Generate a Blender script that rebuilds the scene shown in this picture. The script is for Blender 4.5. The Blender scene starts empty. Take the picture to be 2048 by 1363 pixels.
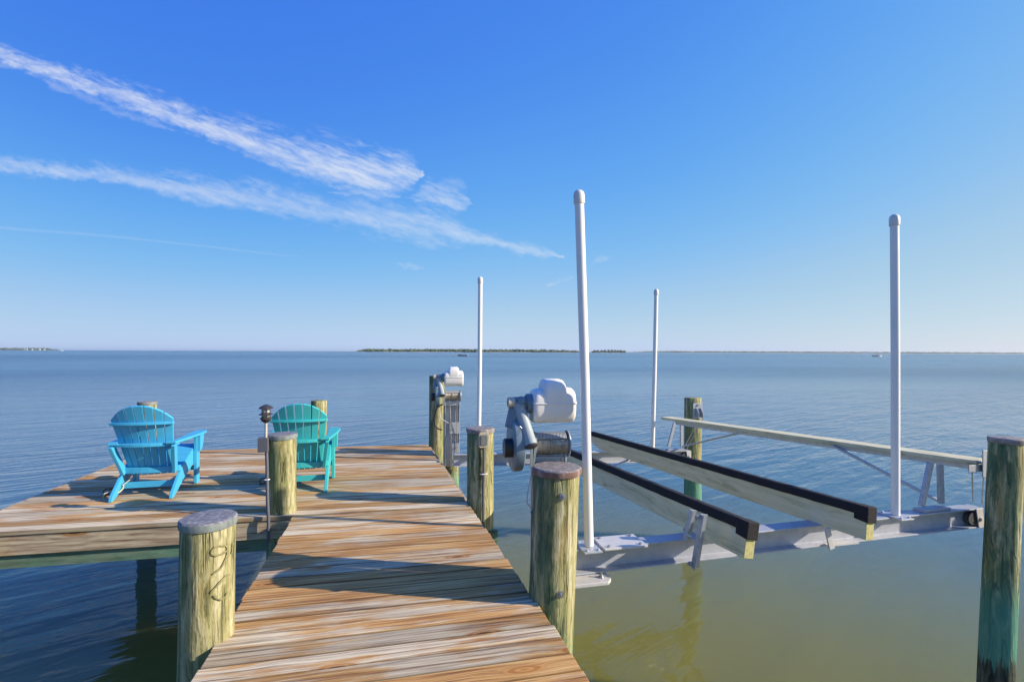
import bpy, bmesh, math, random
from mathutils import Vector, Matrix
R = math.radians
rnd = random.Random(7)
sc = bpy.context.scene
COL = sc.collection

# ------------------------------------------------------------ camera, world, sun, exposure
CAM_H = 1.5
F, YAW, Y0, ROLL = 1000.0, R(13.25), 703.0, 0.0039      # focal length and horizon in photo pixels
cam = bpy.data.cameras.new('camera'); camo = bpy.data.objects.new('camera', cam); COL.objects.link(camo)
cam.sensor_width = 36; cam.lens = 36 * F / 2048
cam.shift_y = (Y0 - 681.5) / 2048
cam.clip_start = 0.05; cam.clip_end = 60000
camo.location = (0, 0, CAM_H)
camo.rotation_mode = 'XYZ'
camo.rotation_euler = (Matrix.Rotation(-YAW, 4, 'Z') @ Matrix.Rotation(R(90), 4, 'X') @ Matrix.Rotation(ROLL, 4, 'Z')).to_euler()
sc.camera = camo

SUN_EL = R(24.5); SUN_DIR = Vector((.934, -.358, 0)).normalized() * math.cos(SUN_EL) + Vector((0, 0, math.sin(SUN_EL)))
sl = bpy.data.lights.new('sun', 'SUN'); so = bpy.data.objects.new('sun', sl); COL.objects.link(so)
sl.energy = 5.0; sl.angle = R(.5); sl.color = (1, .87, .70)
so.rotation_euler = SUN_DIR.to_track_quat('Z', 'Y').to_euler()

world = bpy.data.worlds.new('World'); sc.world = world; world.use_nodes = True

class NT:
    """tiny node-tree helper"""
    def __init__(s, tree): s.t = tree; tree.nodes.clear()
    def n(s, typ, inp=None, **kw):
        nd = s.t.nodes.new(typ)
        for k, v in kw.items(): setattr(nd, k, v)
        for k, v in (inp or {}).items(): s.set(nd.inputs[k], v)
        return nd
    def set(s, sock, v):
        if isinstance(v, bpy.types.NodeSocket): s.t.links.new(v, sock)
        elif isinstance(v, bpy.types.Node): s.t.links.new(v.outputs[0], sock)
        else: sock.default_value = v
    def m(s, op, a, b=None, c=None, clamp=False):
        nd = s.t.nodes.new('ShaderNodeMath'); nd.operation = op; nd.use_clamp = clamp
        for i, v in enumerate((a, b, c)):
            if v is not None: s.set(nd.inputs[i], v)
        return nd.outputs[0]
    def mr(s, v, a, b, c=0., d=1., smooth=True):
        nd = s.t.nodes.new('ShaderNodeMapRange'); nd.interpolation_type = 'SMOOTHSTEP' if smooth else 'LINEAR'
        for i, x in enumerate((v, a, b, c, d)): s.set(nd.inputs[i], x)
        return nd.outputs[0]
    def mix(s, f, a, b, mode='MIX'):
        nd = s.t.nodes.new('ShaderNodeMix'); nd.data_type = 'RGBA'; nd.blend_type = mode
        s.set(nd.inputs[0], f); s.set(nd.inputs[6], a if not isinstance(a, tuple) else (*a[:3], 1)); s.set(nd.inputs[7], b if not isinstance(b, tuple) else (*b[:3], 1))
        return nd.outputs[2]
    def noise(s, vec, scale, detail=4, rough=.55, out=0, dist=0.):
        nd = s.n('ShaderNodeTexNoise', {'Vector': vec, 'Scale': scale, 'Detail': detail, 'Roughness': rough, 'Distortion': dist})
        return nd.outputs[out]
    def xyz(s, x, y, z): return s.n('ShaderNodeCombineXYZ', {0: x, 1: y, 2: z}).outputs[0]
    def ramp(s, v, stops):
        nd = s.n('ShaderNodeValToRGB', {0: v}); e = nd.color_ramp.elements
        while len(e) > 1: e.remove(e[-1])
        e[0].position = stops[0][0]; e[0].color = (*stops[0][1], 1)
        for p, c in stops[1:]:
            x = e.new(p); x.color = (*c, 1)
        return nd.outputs[0]
    def curve(s, v, pts, lo, hi):
        """float curve through (x,y) points given in real units; x range 0..1"""
        nd = s.n('ShaderNodeFloatCurve', {1: v}); c = nd.mapping.curves[0]
        ps = [(p[0], (p[1] - lo) / (hi - lo)) for p in pts]
        c.points[0].location = ps[0]; c.points[1].location = ps[-1]
        for p in ps[1:-1]: c.points.new(*p)
        nd.mapping.update()
        return s.m('MULTIPLY_ADD', nd.outputs[0], hi - lo, lo)

w = NT(world.node_tree)
EXPO = .6
SKY_STR = .10
sky = w.n('ShaderNodeTexSky', sky_type='NISHITA', sun_disc=False, sun_elevation=SUN_EL, sun_rotation=math.atan2(SUN_DIR.x, SUN_DIR.y),
          altitude=0, air_density=.6, dust_density=.4, ozone_density=2.)
sep = w.n('ShaderNodeSeparateColor', {0: sky.outputs[0]}).outputs
K = SKY_STR * 2 ** EXPO
d = w.n('ShaderNodeTexCoord').outputs['Generated']
right = w.n('ShaderNodeVectorMath', {0: d, 1: (math.cos(YAW), -math.sin(YAW), 0)}, operation='DOT_PRODUCT').outputs['Value']
away = w.mr(right, -.75, .1, .60, 1.)                    # the sky is deeper on the side away from the sun
CURV = ([(0, .02), (.0617, .066), (.0932, .11), (.16, .22), (.2477, .36), (.357, .46), (.449, .52), (1, .8)],
        [(0, .08), (.1117, .25), (.165, .36), (.26, .49), (.397, .59), (.514, .645), (1, .78)],
        [(0, .7), (.228, .83), (.309, .865), (.45, .87), (.558, .855), (.61, .83), (1, .85)])
chn = [w.m('DIVIDE', w.curve(w.m('MULTIPLY', w.m('MULTIPLY', sep[i], .116), away), CURV[i], 0, 1), K) for i in range(3)]      # film-like response of the photographed sky
skyc = w.n('ShaderNodeCombineColor', {0: chn[0], 1: chn[1], 2: chn[2]}).outputs[0]
WARP = .045
# cirrus clouds, placed by world direction (gnomonic about the heading of the bay)
fwd = w.n('ShaderNodeVectorMath', {0: d, 1: (math.sin(YAW), math.cos(YAW), 0)}, operation='DOT_PRODUCT').outputs['Value']
up = w.n('ShaderNodeSeparateXYZ', {0: d}).outputs[2]
fs = w.m('MAXIMUM', fwd, .05)
ca = w.m('DIVIDE', right, fs); cb = w.m('DIVIDE', up, fs)
front = w.mr(fwd, .1, .3)
ax = w.m('MULTIPLY_ADD', ca, 1 / 3.0, .5)                # a -1.5..1.5 -> 0..1
def A(px): return ((px - 1024) / F + 1.5) / 3.0
def B(py): return (Y0 - py) / F
pv = w.xyz(ca, cb, 0.)
wa = w.noise(w.xyz(w.m('MULTIPLY', ca, 9.), w.m('MULTIPLY', cb, 18.), 2.), 1., 4, .6)
wb_ = w.noise(w.xyz(w.m('MULTIPLY', ca, 38.), w.m('MULTIPLY', cb, 55.), 4.), 1., 4, .65)
cbw = w.m('ADD', cb, w.m('ADD', w.m('MULTIPLY', w.m('SUBTRACT', wa, .5), WARP), w.m('MULTIPLY', w.m('SUBTRACT', wb_, .5), WARP * .55)))
gc, gs = math.cos(-.36), math.sin(-.36)
gu = w.m('ADD', w.m('MULTIPLY', ca, gc), w.m('MULTIPLY', cb, gs)); gv = w.m('SUBTRACT', w.m('MULTIPLY', cb, gc), w.m('MULTIPLY', ca, gs))
n1 = w.noise(w.xyz(w.m('MULTIPLY', gu, 8.), w.m('MULTIPLY', gv, 44.), 1.), 1., 6, .6, dist=.5)
n2 = w.noise(w.xyz(w.m('MULTIPLY', gu, 22.), w.m('MULTIPLY', gv, 75.), 4.), 1., 5, .62, dist=.8)
nn = w.m('ADD', w.m('MULTIPLY', n1, .55), w.m('MULTIPLY', n2, .45))
def streak(pts, wid, ang, gain, soft, k):
    """pts: centre line, wid: half widths (photo px), ang: grain direction"""
    b0 = w.curve(ax, [(A(x), B(y)) for x, y in pts], 0, .8)
    wd = w.curve(ax, [(A(x), v * 1.15 / F) for x, v in wid], 0, .08)
    t = w.m('DIVIDE', w.m('SUBTRACT', cbw if soft > .6 else cb, b0), w.m('MAXIMUM', wd, .0004))
    # feathered upper side, crisper lower side
    prof_u = w.mr(t, -.6, 2.1, 1., 0.); prof_l = w.mr(t, -1.35, .1, 0., 1.)
    prof = w.m('MULTIPLY', prof_u, prof_l)
    v = w.m('ADD', prof, w.m('MULTIPLY', w.m('SUBTRACT', nn, .5), soft * 2.2))
    v = w.mr(v, .12, 1.45)
    v = w.m('MULTIPLY', v, w.mr(prof, .02, .3))
    v = w.m('MULTIPLY', v, w.mr(wd, .0006, .0022))
    return w.m('MULTIPLY', v, gain)
S = []
S.append(streak([(-476, -60), (-100, 66), (0, 112), (130, 160), (250, 200), (400, 252), (520, 292), (640, 330), (740, 352), (830, 352), (2500, 352)],
                [(-476, 10), (0, 16), (130, 22), (260, 24), (420, 25), (560, 34), (700, 44), (790, 42), (832, 24), (852, 0), (880, 0), (2500, 0)], -.50, .78, 1.25, 1.))
S.append(streak([(-476, 210), (0, 335), (200, 352), (400, 385), (560, 408), (700, 434), (850, 455), (950, 480), (1050, 498), (1130, 512), (2500, 512)],
                [(-476, 16), (0, 18), (150, 15), (300, 19), (500, 27), (650, 30), (800, 38), (880, 30), (960, 16), (1050, 13), (1118, 4), (1140, 0), (1170, 0), (2500, 0)], -.17, .50, 1.0, 7.))
S.append(streak([(-476, 400), (0, 459), (200, 474), (400, 494), (600, 515), (700, 520), (2500, 520)],
                [(-476, 3), (0, 3.2), (300, 3), (480, 2.2), (600, 1.2), (640, 0), (700, 0), (2500, 0)], -.09, .16, .5, 12.))
S.append(streak([(-476, 395), (820, 396), (885, 396), (950, 402), (2500, 402)],
                [(-476, 0), (790, 0), (832, 8), (865, 28), (900, 30), (935, 14), (950, 0), (2500, 0)], -.6, .5, 1.5, 21.))
S.append(streak([(-476, 535), (820, 536), (1000, 573), (1130, 560), (1205, 514), (1260, 516), (2500, 516)],
                [(-476, 0), (780, 0), (820, 4), (860, 0), (1020, 0), (1085, 0), (1112, 5), (1160, 0), (1175, 0), (1200, 6), (1232, 0), (2500, 0)], -.1, .26, 1.0, 31.))
S.append(streak([(-476, 150), (0, 130), (120, 180), (300, 250), (380, 268), (2500, 268)],
                [(-476, 8), (0, 9), (150, 10), (280, 10), (370, 0), (420, 0), (2500, 0)], -.4, .22, 1.3, 41.))
S.append(streak([(-476, 430), (700, 432), (800, 432), (880, 436), (2500, 436)],
                [(-476, 0), (690, 0), (740, 12), (810, 15), (860, 10), (890, 0), (920, 0), (2500, 0)], -.3, .42, 1.3, 51.))
S.append(streak([(-476, 380), (640, 380), (720, 392), (800, 392), (2500, 392)],
                [(-476, 0), (640, 0), (680, 7), (740, 10), (790, 6), (815, 0), (2500, 0)], -.5, .38, 1.4, 61.))
acc = S[0]
for x in S[1:]: acc = w.m('MAXIMUM', acc, x)
acc = w.m('MULTIPLY', acc, front)
acc = w.m('MULTIPLY', acc, w.mr(cb, .02, .1))
skyfin = w.mix(acc, skyc, (.86 / K, .89 / K, .93 / K))
bg = w.n('ShaderNodeBackground', {0: skyfin, 1: SKY_STR})
w.t.links.new(bg.outputs[0], w.n('ShaderNodeOutputWorld').inputs[0])

sc.view_settings.view_transform = 'Standard'; sc.view_settings.look = 'None'
sc.view_settings.gamma = 1; sc.view_settings.exposure = EXPO
sc.render.engine = 'CYCLES'

# ------------------------------------------------------------ photo pixel -> world
def ray(px, py):
    x = px - 1024; y = py - Y0
    c, s = math.cos(ROLL), math.sin(ROLL)
    X = (c * x + s * y) / F; Z = (s * x - c * y) / F
    ca_, sa = math.cos(YAW), math.sin(YAW)
    return Vector((X * ca_ + sa, -X * sa + ca_, Z))
def atz(px, py, z): r = ray(px, py); return Vector((0, 0, CAM_H)) + r * ((z - CAM_H) / r.z)
def atv(px, py, v): r = ray(px, py); return Vector((0, 0, CAM_H)) + r * (v / r.y)
def atd(px, py, dd): return Vector((0, 0, CAM_H)) + ray(px, py) * dd

# ------------------------------------------------------------ object helpers
def tag(o, label=None, cat=None, group=None, kind=None):
    if label: o['label'] = label
    if cat: o['category'] = cat
    if group: o['group'] = group
    if kind: o['kind'] = kind
    return o
def thing(name, loc, label, cat, group=None, rz=0):
    o = bpy.data.objects.new(name, None); COL.objects.link(o); o.location = loc; o.rotation_euler.z = rz
    o.empty_display_size = .1
    return tag(o, label, cat, group)
def obj(name, bm, mat, parent=None, bevel=0, smooth=None, seg=2, world_space=True):
    """one mesh object; geometry is given in world space (or the parent's space when world_space is False)"""
    bmesh.ops.recalc_face_normals(bm, faces=bm.faces)
    me = bpy.data.meshes.new(name)
    o = bpy.data.objects.new(name, me); COL.objects.link(o)
    if parent is not None:
        o.parent = parent
        if world_space:
            M = Matrix.Identity(4); p = parent
            while p is not None: M = p.matrix_basis @ M; p = p.parent
            bm.transform(M.inverted())
    if smooth is not None:
        for f in bm.faces: f.smooth = True
        for e in bm.edges:
            if len(e.link_faces) == 2 and e.calc_face_angle(0) > smooth: e.smooth = False
    bm.to_mesh(me); bm.free()
    for m_ in (mat if isinstance(mat, list) else [mat]): me.materials.append(m_)
    if bevel:
        b = o.modifiers.new('bevel', 'BEVEL'); b.width = bevel; b.segments = seg; b.limit_method = 'ANGLE'; b.angle_limit = R(40)
    return o
def new(): return bmesh.new()
def hexa(bm, vs):
    """8 corner points: bottom loop 0-3, top loop 4-7"""
    v = [bm.verts.new(p) for p in vs]
    fs_ = [(3, 2, 1, 0), (4, 5, 6, 7), (0, 1, 5, 4), (1, 2, 6, 5), (2, 3, 7, 6), (3, 0, 4, 7)]
    return [bm.faces.new([v[i] for i in f]) for f in fs_]
def box(bm, a, b):
    x0, y0, z0 = a; x1, y1, z1 = b
    return hexa(bm, [(x0, y0, z0), (x1, y0, z0), (x1, y1, z0), (x0, y1, z0), (x0, y0, z1), (x1, y0, z1), (x1, y1, z1), (x0, y1, z1)])
def bar(bm, p, q, wd, ht, upv=(0, 0, 1), roll=0):
    """beam of rectangular section from p to q: wd sideways, ht along 'upv'"""
    p, q = Vector(p), Vector(q); t = (q - p).normalized(); u = Vector(upv)
    s = t.cross(u).normalized(); u = s.cross(t).normalized()
    if roll: m_ = Matrix.Rotation(roll, 3, t); s = m_ @ s; u = m_ @ u
    s *= wd / 2; u *= ht / 2
    return hexa(bm, [p - s - u, p + s - u, q + s - u, q - s - u, p - s + u, p + s + u, q + s + u, q - s + u])
def sweep(bm, prof, p, q, upv=(0, 0, 1)):
    """closed 2-D profile (side, up) swept from p to q"""
    p, q = Vector(p), Vector(q); t = (q - p).normalized(); u = Vector(upv)
    s = t.cross(u).normalized(); u = s.cross(t).normalized()
    L = [[bm.verts.new(o + s * a + u * b) for a, b in prof] for o in (p, q)]
    n = len(prof)
    for i in range(n): bm.faces.new([L[0][i], L[0][(i + 1) % n], L[1][(i + 1) % n], L[1][i]])
    bm.faces.new(L[0][::-1]); bm.faces.new(L[1])
def tube(bm, pts, r, n=12, cap=True):
    pts = [Vector(p) for p in pts]; rs = r if isinstance(r, (list, tuple)) else [r] * len(pts)
    loops = []; ref = None
    for i, p in enumerate(pts):
        t = ((pts[min(i + 1, len(pts) - 1)] - pts[max(i - 1, 0)])).normalized()
        if ref is None: ref = t.orthogonal().normalized()
        ref = (ref - t * ref.dot(t)).normalized(); s = t.cross(ref)
        loops.append([bm.verts.new(p + (ref * math.cos(a) + s * math.sin(a)) * rs[i]) for a in [2 * math.pi * k / n for k in range(n)]])
    for a, b in zip(loops, loops[1:]):
        for k in range(n): bm.faces.new([a[k], a[(k + 1) % n], b[(k + 1) % n], b[k]])
    if cap: bm.faces.new(loops[0][::-1]); bm.faces.new(loops[-1])
def lathe(bm, prof, o, axis=(0, 0, 1), n=32, wob=None):
    """prof: (radius, height along the axis)"""
    o = Vector(o); ax_ = Vector(axis).normalized(); e = ax_.orthogonal().normalized(); g = ax_.cross(e)
    if abs(ax_.z) > .99: e, g = Vector((1, 0, 0)), Vector((0, 1, 0))
    loops = []
    for j, (r, h) in enumerate(prof):
        if r < 1e-6: loops.append([bm.verts.new(o + ax_ * h)]); continue
        loops.append([bm.verts.new(o + ax_ * h + (e * math.cos(a) + g * math.sin(a)) * (r * (wob(a, h) if wob else 1))) for a in [2 * math.pi * k / n for k in range(n)]])
    for a, b in zip(loops, loops[1:]):
        for k in range(n):
            if len(a) == 1 and len(b) == 1: continue
            if len(a) == 1: bm.faces.new([a[0], b[(k + 1) % n], b[k]])
            elif len(b) == 1: bm.faces.new([a[k], a[(k + 1) % n], b[0]])
            else: bm.faces.new([a[k], a[(k + 1) % n], b[(k + 1) % n], b[k]])
def prism(bm, poly, d0, d1, M):
    """polygon (a,b) extruded d0..d1 in the frame M (4x4: local x=a, y=b, z=depth)"""
    lo = [bm.verts.new(M @ Vector((a, b, d0))) for a, b in poly]; hi = [bm.verts.new(M @ Vector((a, b, d1))) for a, b in poly]
    n = len(poly)
    bm.faces.new(lo[::-1]); bm.faces.new(hi)
    for i in range(n): bm.faces.new([lo[i], lo[(i + 1) % n], hi[(i + 1) % n], hi[i]])

# ------------------------------------------------------------ materials
def mat(name):
    m_ = bpy.data.materials.new(name); m_.use_nodes = True
    t = NT(m_.node_tree); p = t.n('ShaderNodeBsdfPrincipled'); o = t.n('ShaderNodeOutputMaterial')
    t.t.links.new(p.outputs[0], o.inputs[0])
    return m_, t, p
def bump(t, p, h, strength, dist=.01):
    b = t.n('ShaderNodeBump', {'Strength': strength, 'Distance': dist, 'Height': h}); t.t.links.new(b.outputs[0], p.inputs['Normal'])
def plain(name, col, rough=.5, metal=0., dirt=.25, dirtcol=None, scale=14., bmp=.15, coat=0., streaks=False):
    m_, t, p = mat(name)
    c = t.n('ShaderNodeTexCoord').outputs['Object']
    v = t.n('ShaderNodeMapping', {'Vector': c, 'Scale': (1, 1, .25 if streaks else 1)}).outputs[0]
    n1 = t.noise(v, scale, 6, .65); n2 = t.noise(v, scale * 5, 4, .6)
    k = t.m('MULTIPLY', t.mr(n1, .42, .72), dirt)
    dc = dirtcol or tuple(x * .55 for x in col)
    cc = t.mix(k, col, dc); cc = t.mix(t.m('MULTIPLY', t.mr(n2, .5, .8), dirt * .5), cc, tuple(min(1, x * 1.25) for x in col))
    t.set(p.inputs['Base Color'], cc)
    t.set(p.inputs['Roughness'], t.mr(n1, .3, .7, rough * .85, min(1, rough * 1.2)))
    p.inputs['Metallic'].default_value = metal
    p.inputs['Coat Weight'].default_value = coat
    bump(t, p, n2, bmp, .004)
    return m_

def deck_wood(name, warm=.55, uv=True, dark=0.):
    """weathered softwood boards, grain along object X, each loose board different"""
    m_, t, p = mat(name)
    c = t.n('ShaderNodeTexCoord').outputs['Object']
    s = t.n('ShaderNodeSeparateXYZ', {0: c}); X, Y, Z = s.outputs
    if uv:
        rn = t.n('ShaderNodeAttribute', attribute_name='rnd').outputs['Fac']
        V = t.n('ShaderNodeSeparateXYZ', {0: t.n('ShaderNodeUVMap', uv_map='board').outputs[0]}).outputs[1]
        Y = t.m('MULTIPLY', V, .131); X = t.m('ADD', X, t.m('MULTIPLY', rn, 37.7))
        edge = t.mr(t.m('ABSOLUTE', t.m('SUBTRACT', V, .5)), .455, .5)
    else: rn = t.n('ShaderNodeNewGeometry').outputs['Random Per Island']; edge = None
    off = t.m('MULTIPLY', rn, 83.0)
    # knots: cells stretched along the board
    kv = t.xyz(t.m('MULTIPLY', X, 1.9), t.m('ADD', t.m('MULTIPLY', Y, 6.2), off), t.m('MULTIPLY', Z, 6.))
    vor = t.n('ShaderNodeTexVoronoi', {'Vector': kv, 'Scale': 1., 'Randomness': 1.}, voronoi_dimensions='3D')
    kd = vor.outputs['Distance']; pick = t.m('GREATER_THAN', t.n('ShaderNodeSeparateColor', {0: vor.outputs['Color']}).outputs[0], .5)
    kn = t.m('MULTIPLY', t.mr(kd, .02, .55, 1., 0.), pick)
    # grain coordinate bends around knots and wanders
    wan = t.noise(t.xyz(t.m('MULTIPLY', X, 1.1), t.m('ADD', t.m('MULTIPLY', Y, 2.2), off), Z), 1., 3, .5)
    gy = t.m('ADD', t.m('MULTIPLY', Y, 1.0), t.m('ADD', t.m('MULTIPLY', wan, .045), t.m('MULTIPLY', kn, .022)))
    gz = t.m('MULTIPLY', Z, 1.)
    broad = t.noise(t.xyz(t.m('MULTIPLY', X, 1.3), t.m('ADD', t.m('MULTIPLY', gy, 15.), off), t.m('MULTIPLY', gz, 17.)), 1., 4, .6)
    band = t.noise(t.xyz(t.m('MULTIPLY', X, 1.5), t.m('ADD', t.m('MULTIPLY', gy, 62.), off), t.m('MULTIPLY', gz, 40.)), 1., 4, .55)
    fine = t.noise(t.xyz(t.m('MULTIPLY', X, 5.), t.m('ADD', t.m('MULTIPLY', gy, 280.), off), t.m('MULTIPLY', gz, 240.)), 1., 4, .6)
    blot = t.noise(t.xyz(t.m('MULTIPLY', X, 1.6), t.m('ADD', t.m('MULTIPLY', Y, 3.5), off), Z), 1., 5, .6)
    grey = t.ramp(band, [(.30, (.15, .105, .065)), (.40, (.35, .27, .185)), (.50, (.53, .44, .295)), (.64, (.67, .585, .40))])
    tan = t.ramp(band, [(.30, (.12, .05, .015)), (.42, (.33, .145, .032)), (.55, (.50, .26, .065)), (.7, (.60, .41, .17))])
    o = t.m('ADD', t.m('MULTIPLY', broad, .5), t.m('ADD', t.m('MULTIPLY', blot, .5), t.m('MULTIPLY', t.m('SUBTRACT', t.m('FRACT', t.m('MULTIPLY', rn, 7.3)), .5), .16)))
    worn = t.mr(o, .5 - .05 + (.5 - warm) * .2, .5 + .07 + (.5 - warm) * .2)
    c1 = t.mix(t.m('MULTIPLY', worn, .9), grey, tan)
    dk = t.mr(broad, .38, .26)
    c1 = t.mix(t.m('MULTIPLY', dk, .5), c1, (.10, .065, .045))
    c1 = t.mix(t.m('MULTIPLY', t.mr(fine, .52, .72), .5), c1, (.12, .085, .06))
    c1 = t.mix(t.m('MULTIPLY', t.mr(fine, .42, .25), .25), c1, (.66, .62, .56))
    ring = t.m('SINE', t.m('MULTIPLY', kd, 70.))
    kc = t.mix(t.mr(ring, -.5, 1.), (.34, .14, .035), (.50, .25, .07))
    c1 = t.mix(t.m('MULTIPLY', pick, t.mr(kd, .16, .26, .85, 0.)), c1, kc)
    c1 = t.mix(t.m('MULTIPLY', pick, t.mr(kd, .05, .12, .85, 0.)), c1, (.07, .03, .015))
    if edge: c1 = t.mix(t.m('MULTIPLY', edge, .55), c1, (.06, .042, .03))
    tone = t.m('ADD', .78, t.m('MULTIPLY', rn, .4))
    c1 = t.mix(1., c1, t.n('ShaderNodeCombineColor', {0: tone, 1: tone, 2: tone}).outputs[0], 'MULTIPLY')
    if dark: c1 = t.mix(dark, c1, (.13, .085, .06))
    t.set(p.inputs['Base Color'], c1); t.set(p.inputs['Roughness'], t.mr(band, .3, .7, .62, .85))
    p.inputs['Specular IOR Level'].default_value = .3
    h = t.m('ADD', t.m('MULTIPLY', fine, .5), t.m('ADD', t.m('MULTIPLY', band, .8), t.m('MULTIPLY', kn, .3)))
    bump(t, p, h, .45, .006)
    return m_

def green_wood(name, base=(.30, .33, .20), pale=(.50, .50, .36), dk=(.10, .12, .07), teal=.2, axis=1, endc=None):
    """pressure-treated board, grain along object Y (axis 1) or X (axis 0)"""
    m_, t, p = mat(name)
    c = t.n('ShaderNodeTexCoord').outputs['Object']
    sc_ = (26, 1.2, 26) if axis == 1 else (1.2, 26, 26)
    v = t.n('ShaderNodeMapping', {'Vector': c, 'Scale': sc_}).outputs[0]
    wv = t.n('ShaderNodeMapping', {'Vector': c, 'Scale': (3, 1, 3) if axis == 1 else (1, 3, 3)}).outputs[0]
    wob = t.noise(wv, 1.5, 3, .5, out=1)
    v = t.n('ShaderNodeVectorMath', {0: v, 1: t.n('ShaderNodeVectorMath', {0: wob, 'Scale': 3.2}, operation='SCALE').outputs[0]}, operation='ADD').outputs[0]
    n1 = t.noise(v, 1., 5, .6); n2 = t.noise(wv, 3., 4, .6)
    col = t.ramp(n1, [(.3, dk), (.42, base), (.6, pale)])
    col = t.mix(t.m('MULTIPLY', t.mr(n2, .4, .7), teal), col, (.10, .26, .17))
    vor = t.n('ShaderNodeTexVoronoi', {'Vector': t.n('ShaderNodeMapping', {'Vector': c, 'Scale': (3, 1.4, 8) if axis == 1 else (1.4, 3, 8)}).outputs[0], 'Scale': 1.})
    kk = t.m('MULTIPLY', t.m('GREATER_THAN', t.n('ShaderNodeSeparateColor', {0: vor.outputs['Color']}).outputs[0], .6), t.mr(vor.outputs['Distance'], .03, .12, 1., 0.))
    col = t.mix(t.m('MULTIPLY', kk, .7), col, (.10, .06, .03))
    t.set(p.inputs['Base Color'], col); p.inputs['Roughness'].default_value = .75
    bump(t, p, n1, .3, .004)
    return m_

def piling_mat(name, seed, algae_shade=.5):
    """treated round piling: vertical checks and streaks; green and black tide bands at the foot"""
    m_, t, p = mat(name)
    c = t.n('ShaderNodeTexCoord').outputs['Object']; s = t.n('ShaderNodeSeparateXYZ', {0: c}); Z = s.outputs[2]
    v = t.n('ShaderNodeMapping', {'Vector': c, 'Scale': (26, 26, 1.6), 'Location': (seed, seed * 2, 0)}).outputs[0]
    wob = t.noise(t.n('ShaderNodeMapping', {'Vector': c, 'Scale': (5, 5, 2.2), 'Location': (seed, 0, 0)}).outputs[0], 1., 4, .6, out=1)
    v = t.n('ShaderNodeVectorMath', {0: v, 1: t.n('ShaderNodeVectorMath', {0: wob, 'Scale': 3.}, operation='SCALE').outputs[0]}, operation='ADD').outputs[0]
    n1 = t.noise(v, 1., 6, .62)
    n2 = t.noise(t.n('ShaderNodeMapping', {'Vector': c, 'Scale': (70, 70, 3), 'Location': (seed, 3, 0)}).outputs[0], 1., 4, .6)
    n3 = t.noise(t.n('ShaderNodeMapping', {'Vector': c, 'Scale': (7, 7, 1.6), 'Location': (0, seed, 0)}).outputs[0], 1., 5, .6)
    col = t.ramp(n1, [(.27, (.05, .05, .022)), (.39, (.17, .165, .065)), (.49, (.28, .265, .12)), (.6, (.41, .38, .215)), (.72, (.53, .50, .36))])
    col = t.mix(t.m('MULTIPLY', t.mr(n3, .5, .66), .45), col, (.21, .27, .09))
    col = t.mix(t.m('MULTIPLY', t.mr(n3, .42, .3), .55), col, (.34, .22, .08))
    col = t.mix(t.m('MULTIPLY', t.mr(n2, .54, .68), .8), col, (.055, .055, .035))
    ck = t.noise(t.n('ShaderNodeMapping', {'Vector': c, 'Scale': (15, 15, .75), 'Location': (seed * 3, 0, 0)}).outputs[0], 1., 3, .5)
    crack = t.m('MULTIPLY', t.mr(t.m('ABSOLUTE', t.m('SUBTRACT', ck, .5)), .0, .016, 1., 0.), t.mr(n3, .42, .52))
    col = t.mix(t.m('MULTIPLY', crack, .85), col, (.03, .028, .02))
    kvo = t.n('ShaderNodeTexVoronoi', {'Vector': t.n('ShaderNodeMapping', {'Vector': c, 'Scale': (6, 6, 3.5), 'Location': (seed, 0, 0)}).outputs[0], 'Scale': 1.})
    kk = t.m('MULTIPLY', t.m('GREATER_THAN', t.n('ShaderNodeSeparateColor', {0: kvo.outputs['Color']}).outputs[0], .7), t.mr(kvo.outputs['Distance'], .06, .2, 1., 0.))
    col = t.mix(t.m('MULTIPLY', kk, .75), col, (.12, .075, .03))
    # algal / copper green, plus teal shade painted on the side away from the sun
    side = t.m('ADD', t.m('MULTIPLY', s.outputs[0], -4.), t.m('MULTIPLY', t.m('SUBTRACT', n3, .5), 2.2))
    col = t.mix(t.m('MULTIPLY', t.mr(side, -.15, .5), t.m('MULTIPLY', algae_shade * .8, t.mr(n1, .66, .38))), col, t.mix(n1, (.02, .075, .045), (.10, .21, .13)))
    zz = t.m('ADD', Z, t.m('MULTIPLY', t.m('SUBTRACT', n2, .5), .22))
    tealb = t.m('MULTIPLY', t.mr(zz, -.15, -.52), .85)
    col = t.mix(tealb, col, t.mix(n1, (.03, .17, .12), (.13, .36, .26)))
    zk = t.m('ADD', Z, t.m('MULTIPLY', t.m('SUBTRACT', n2, .5), .55))
    col = t.mix(t.m('MULTIPLY', t.mr(zk, -.84, -.90), .94), col, t.mix(t.mr(n1, .4, .65), (.012, .012, .01), (.12, .11, .07)))
    t.set(p.inputs['Base Color'], col); p.inputs['Roughness'].default_value = .8; p.inputs['Specular IOR Level'].default_value = .25
    bump(t, p, t.m('SUBTRACT', t.m('ADD', n1, t.m('MULTIPLY', n2, .6)), t.m('MULTIPLY', crack, .8)), .7, .014)
    return m_

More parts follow.
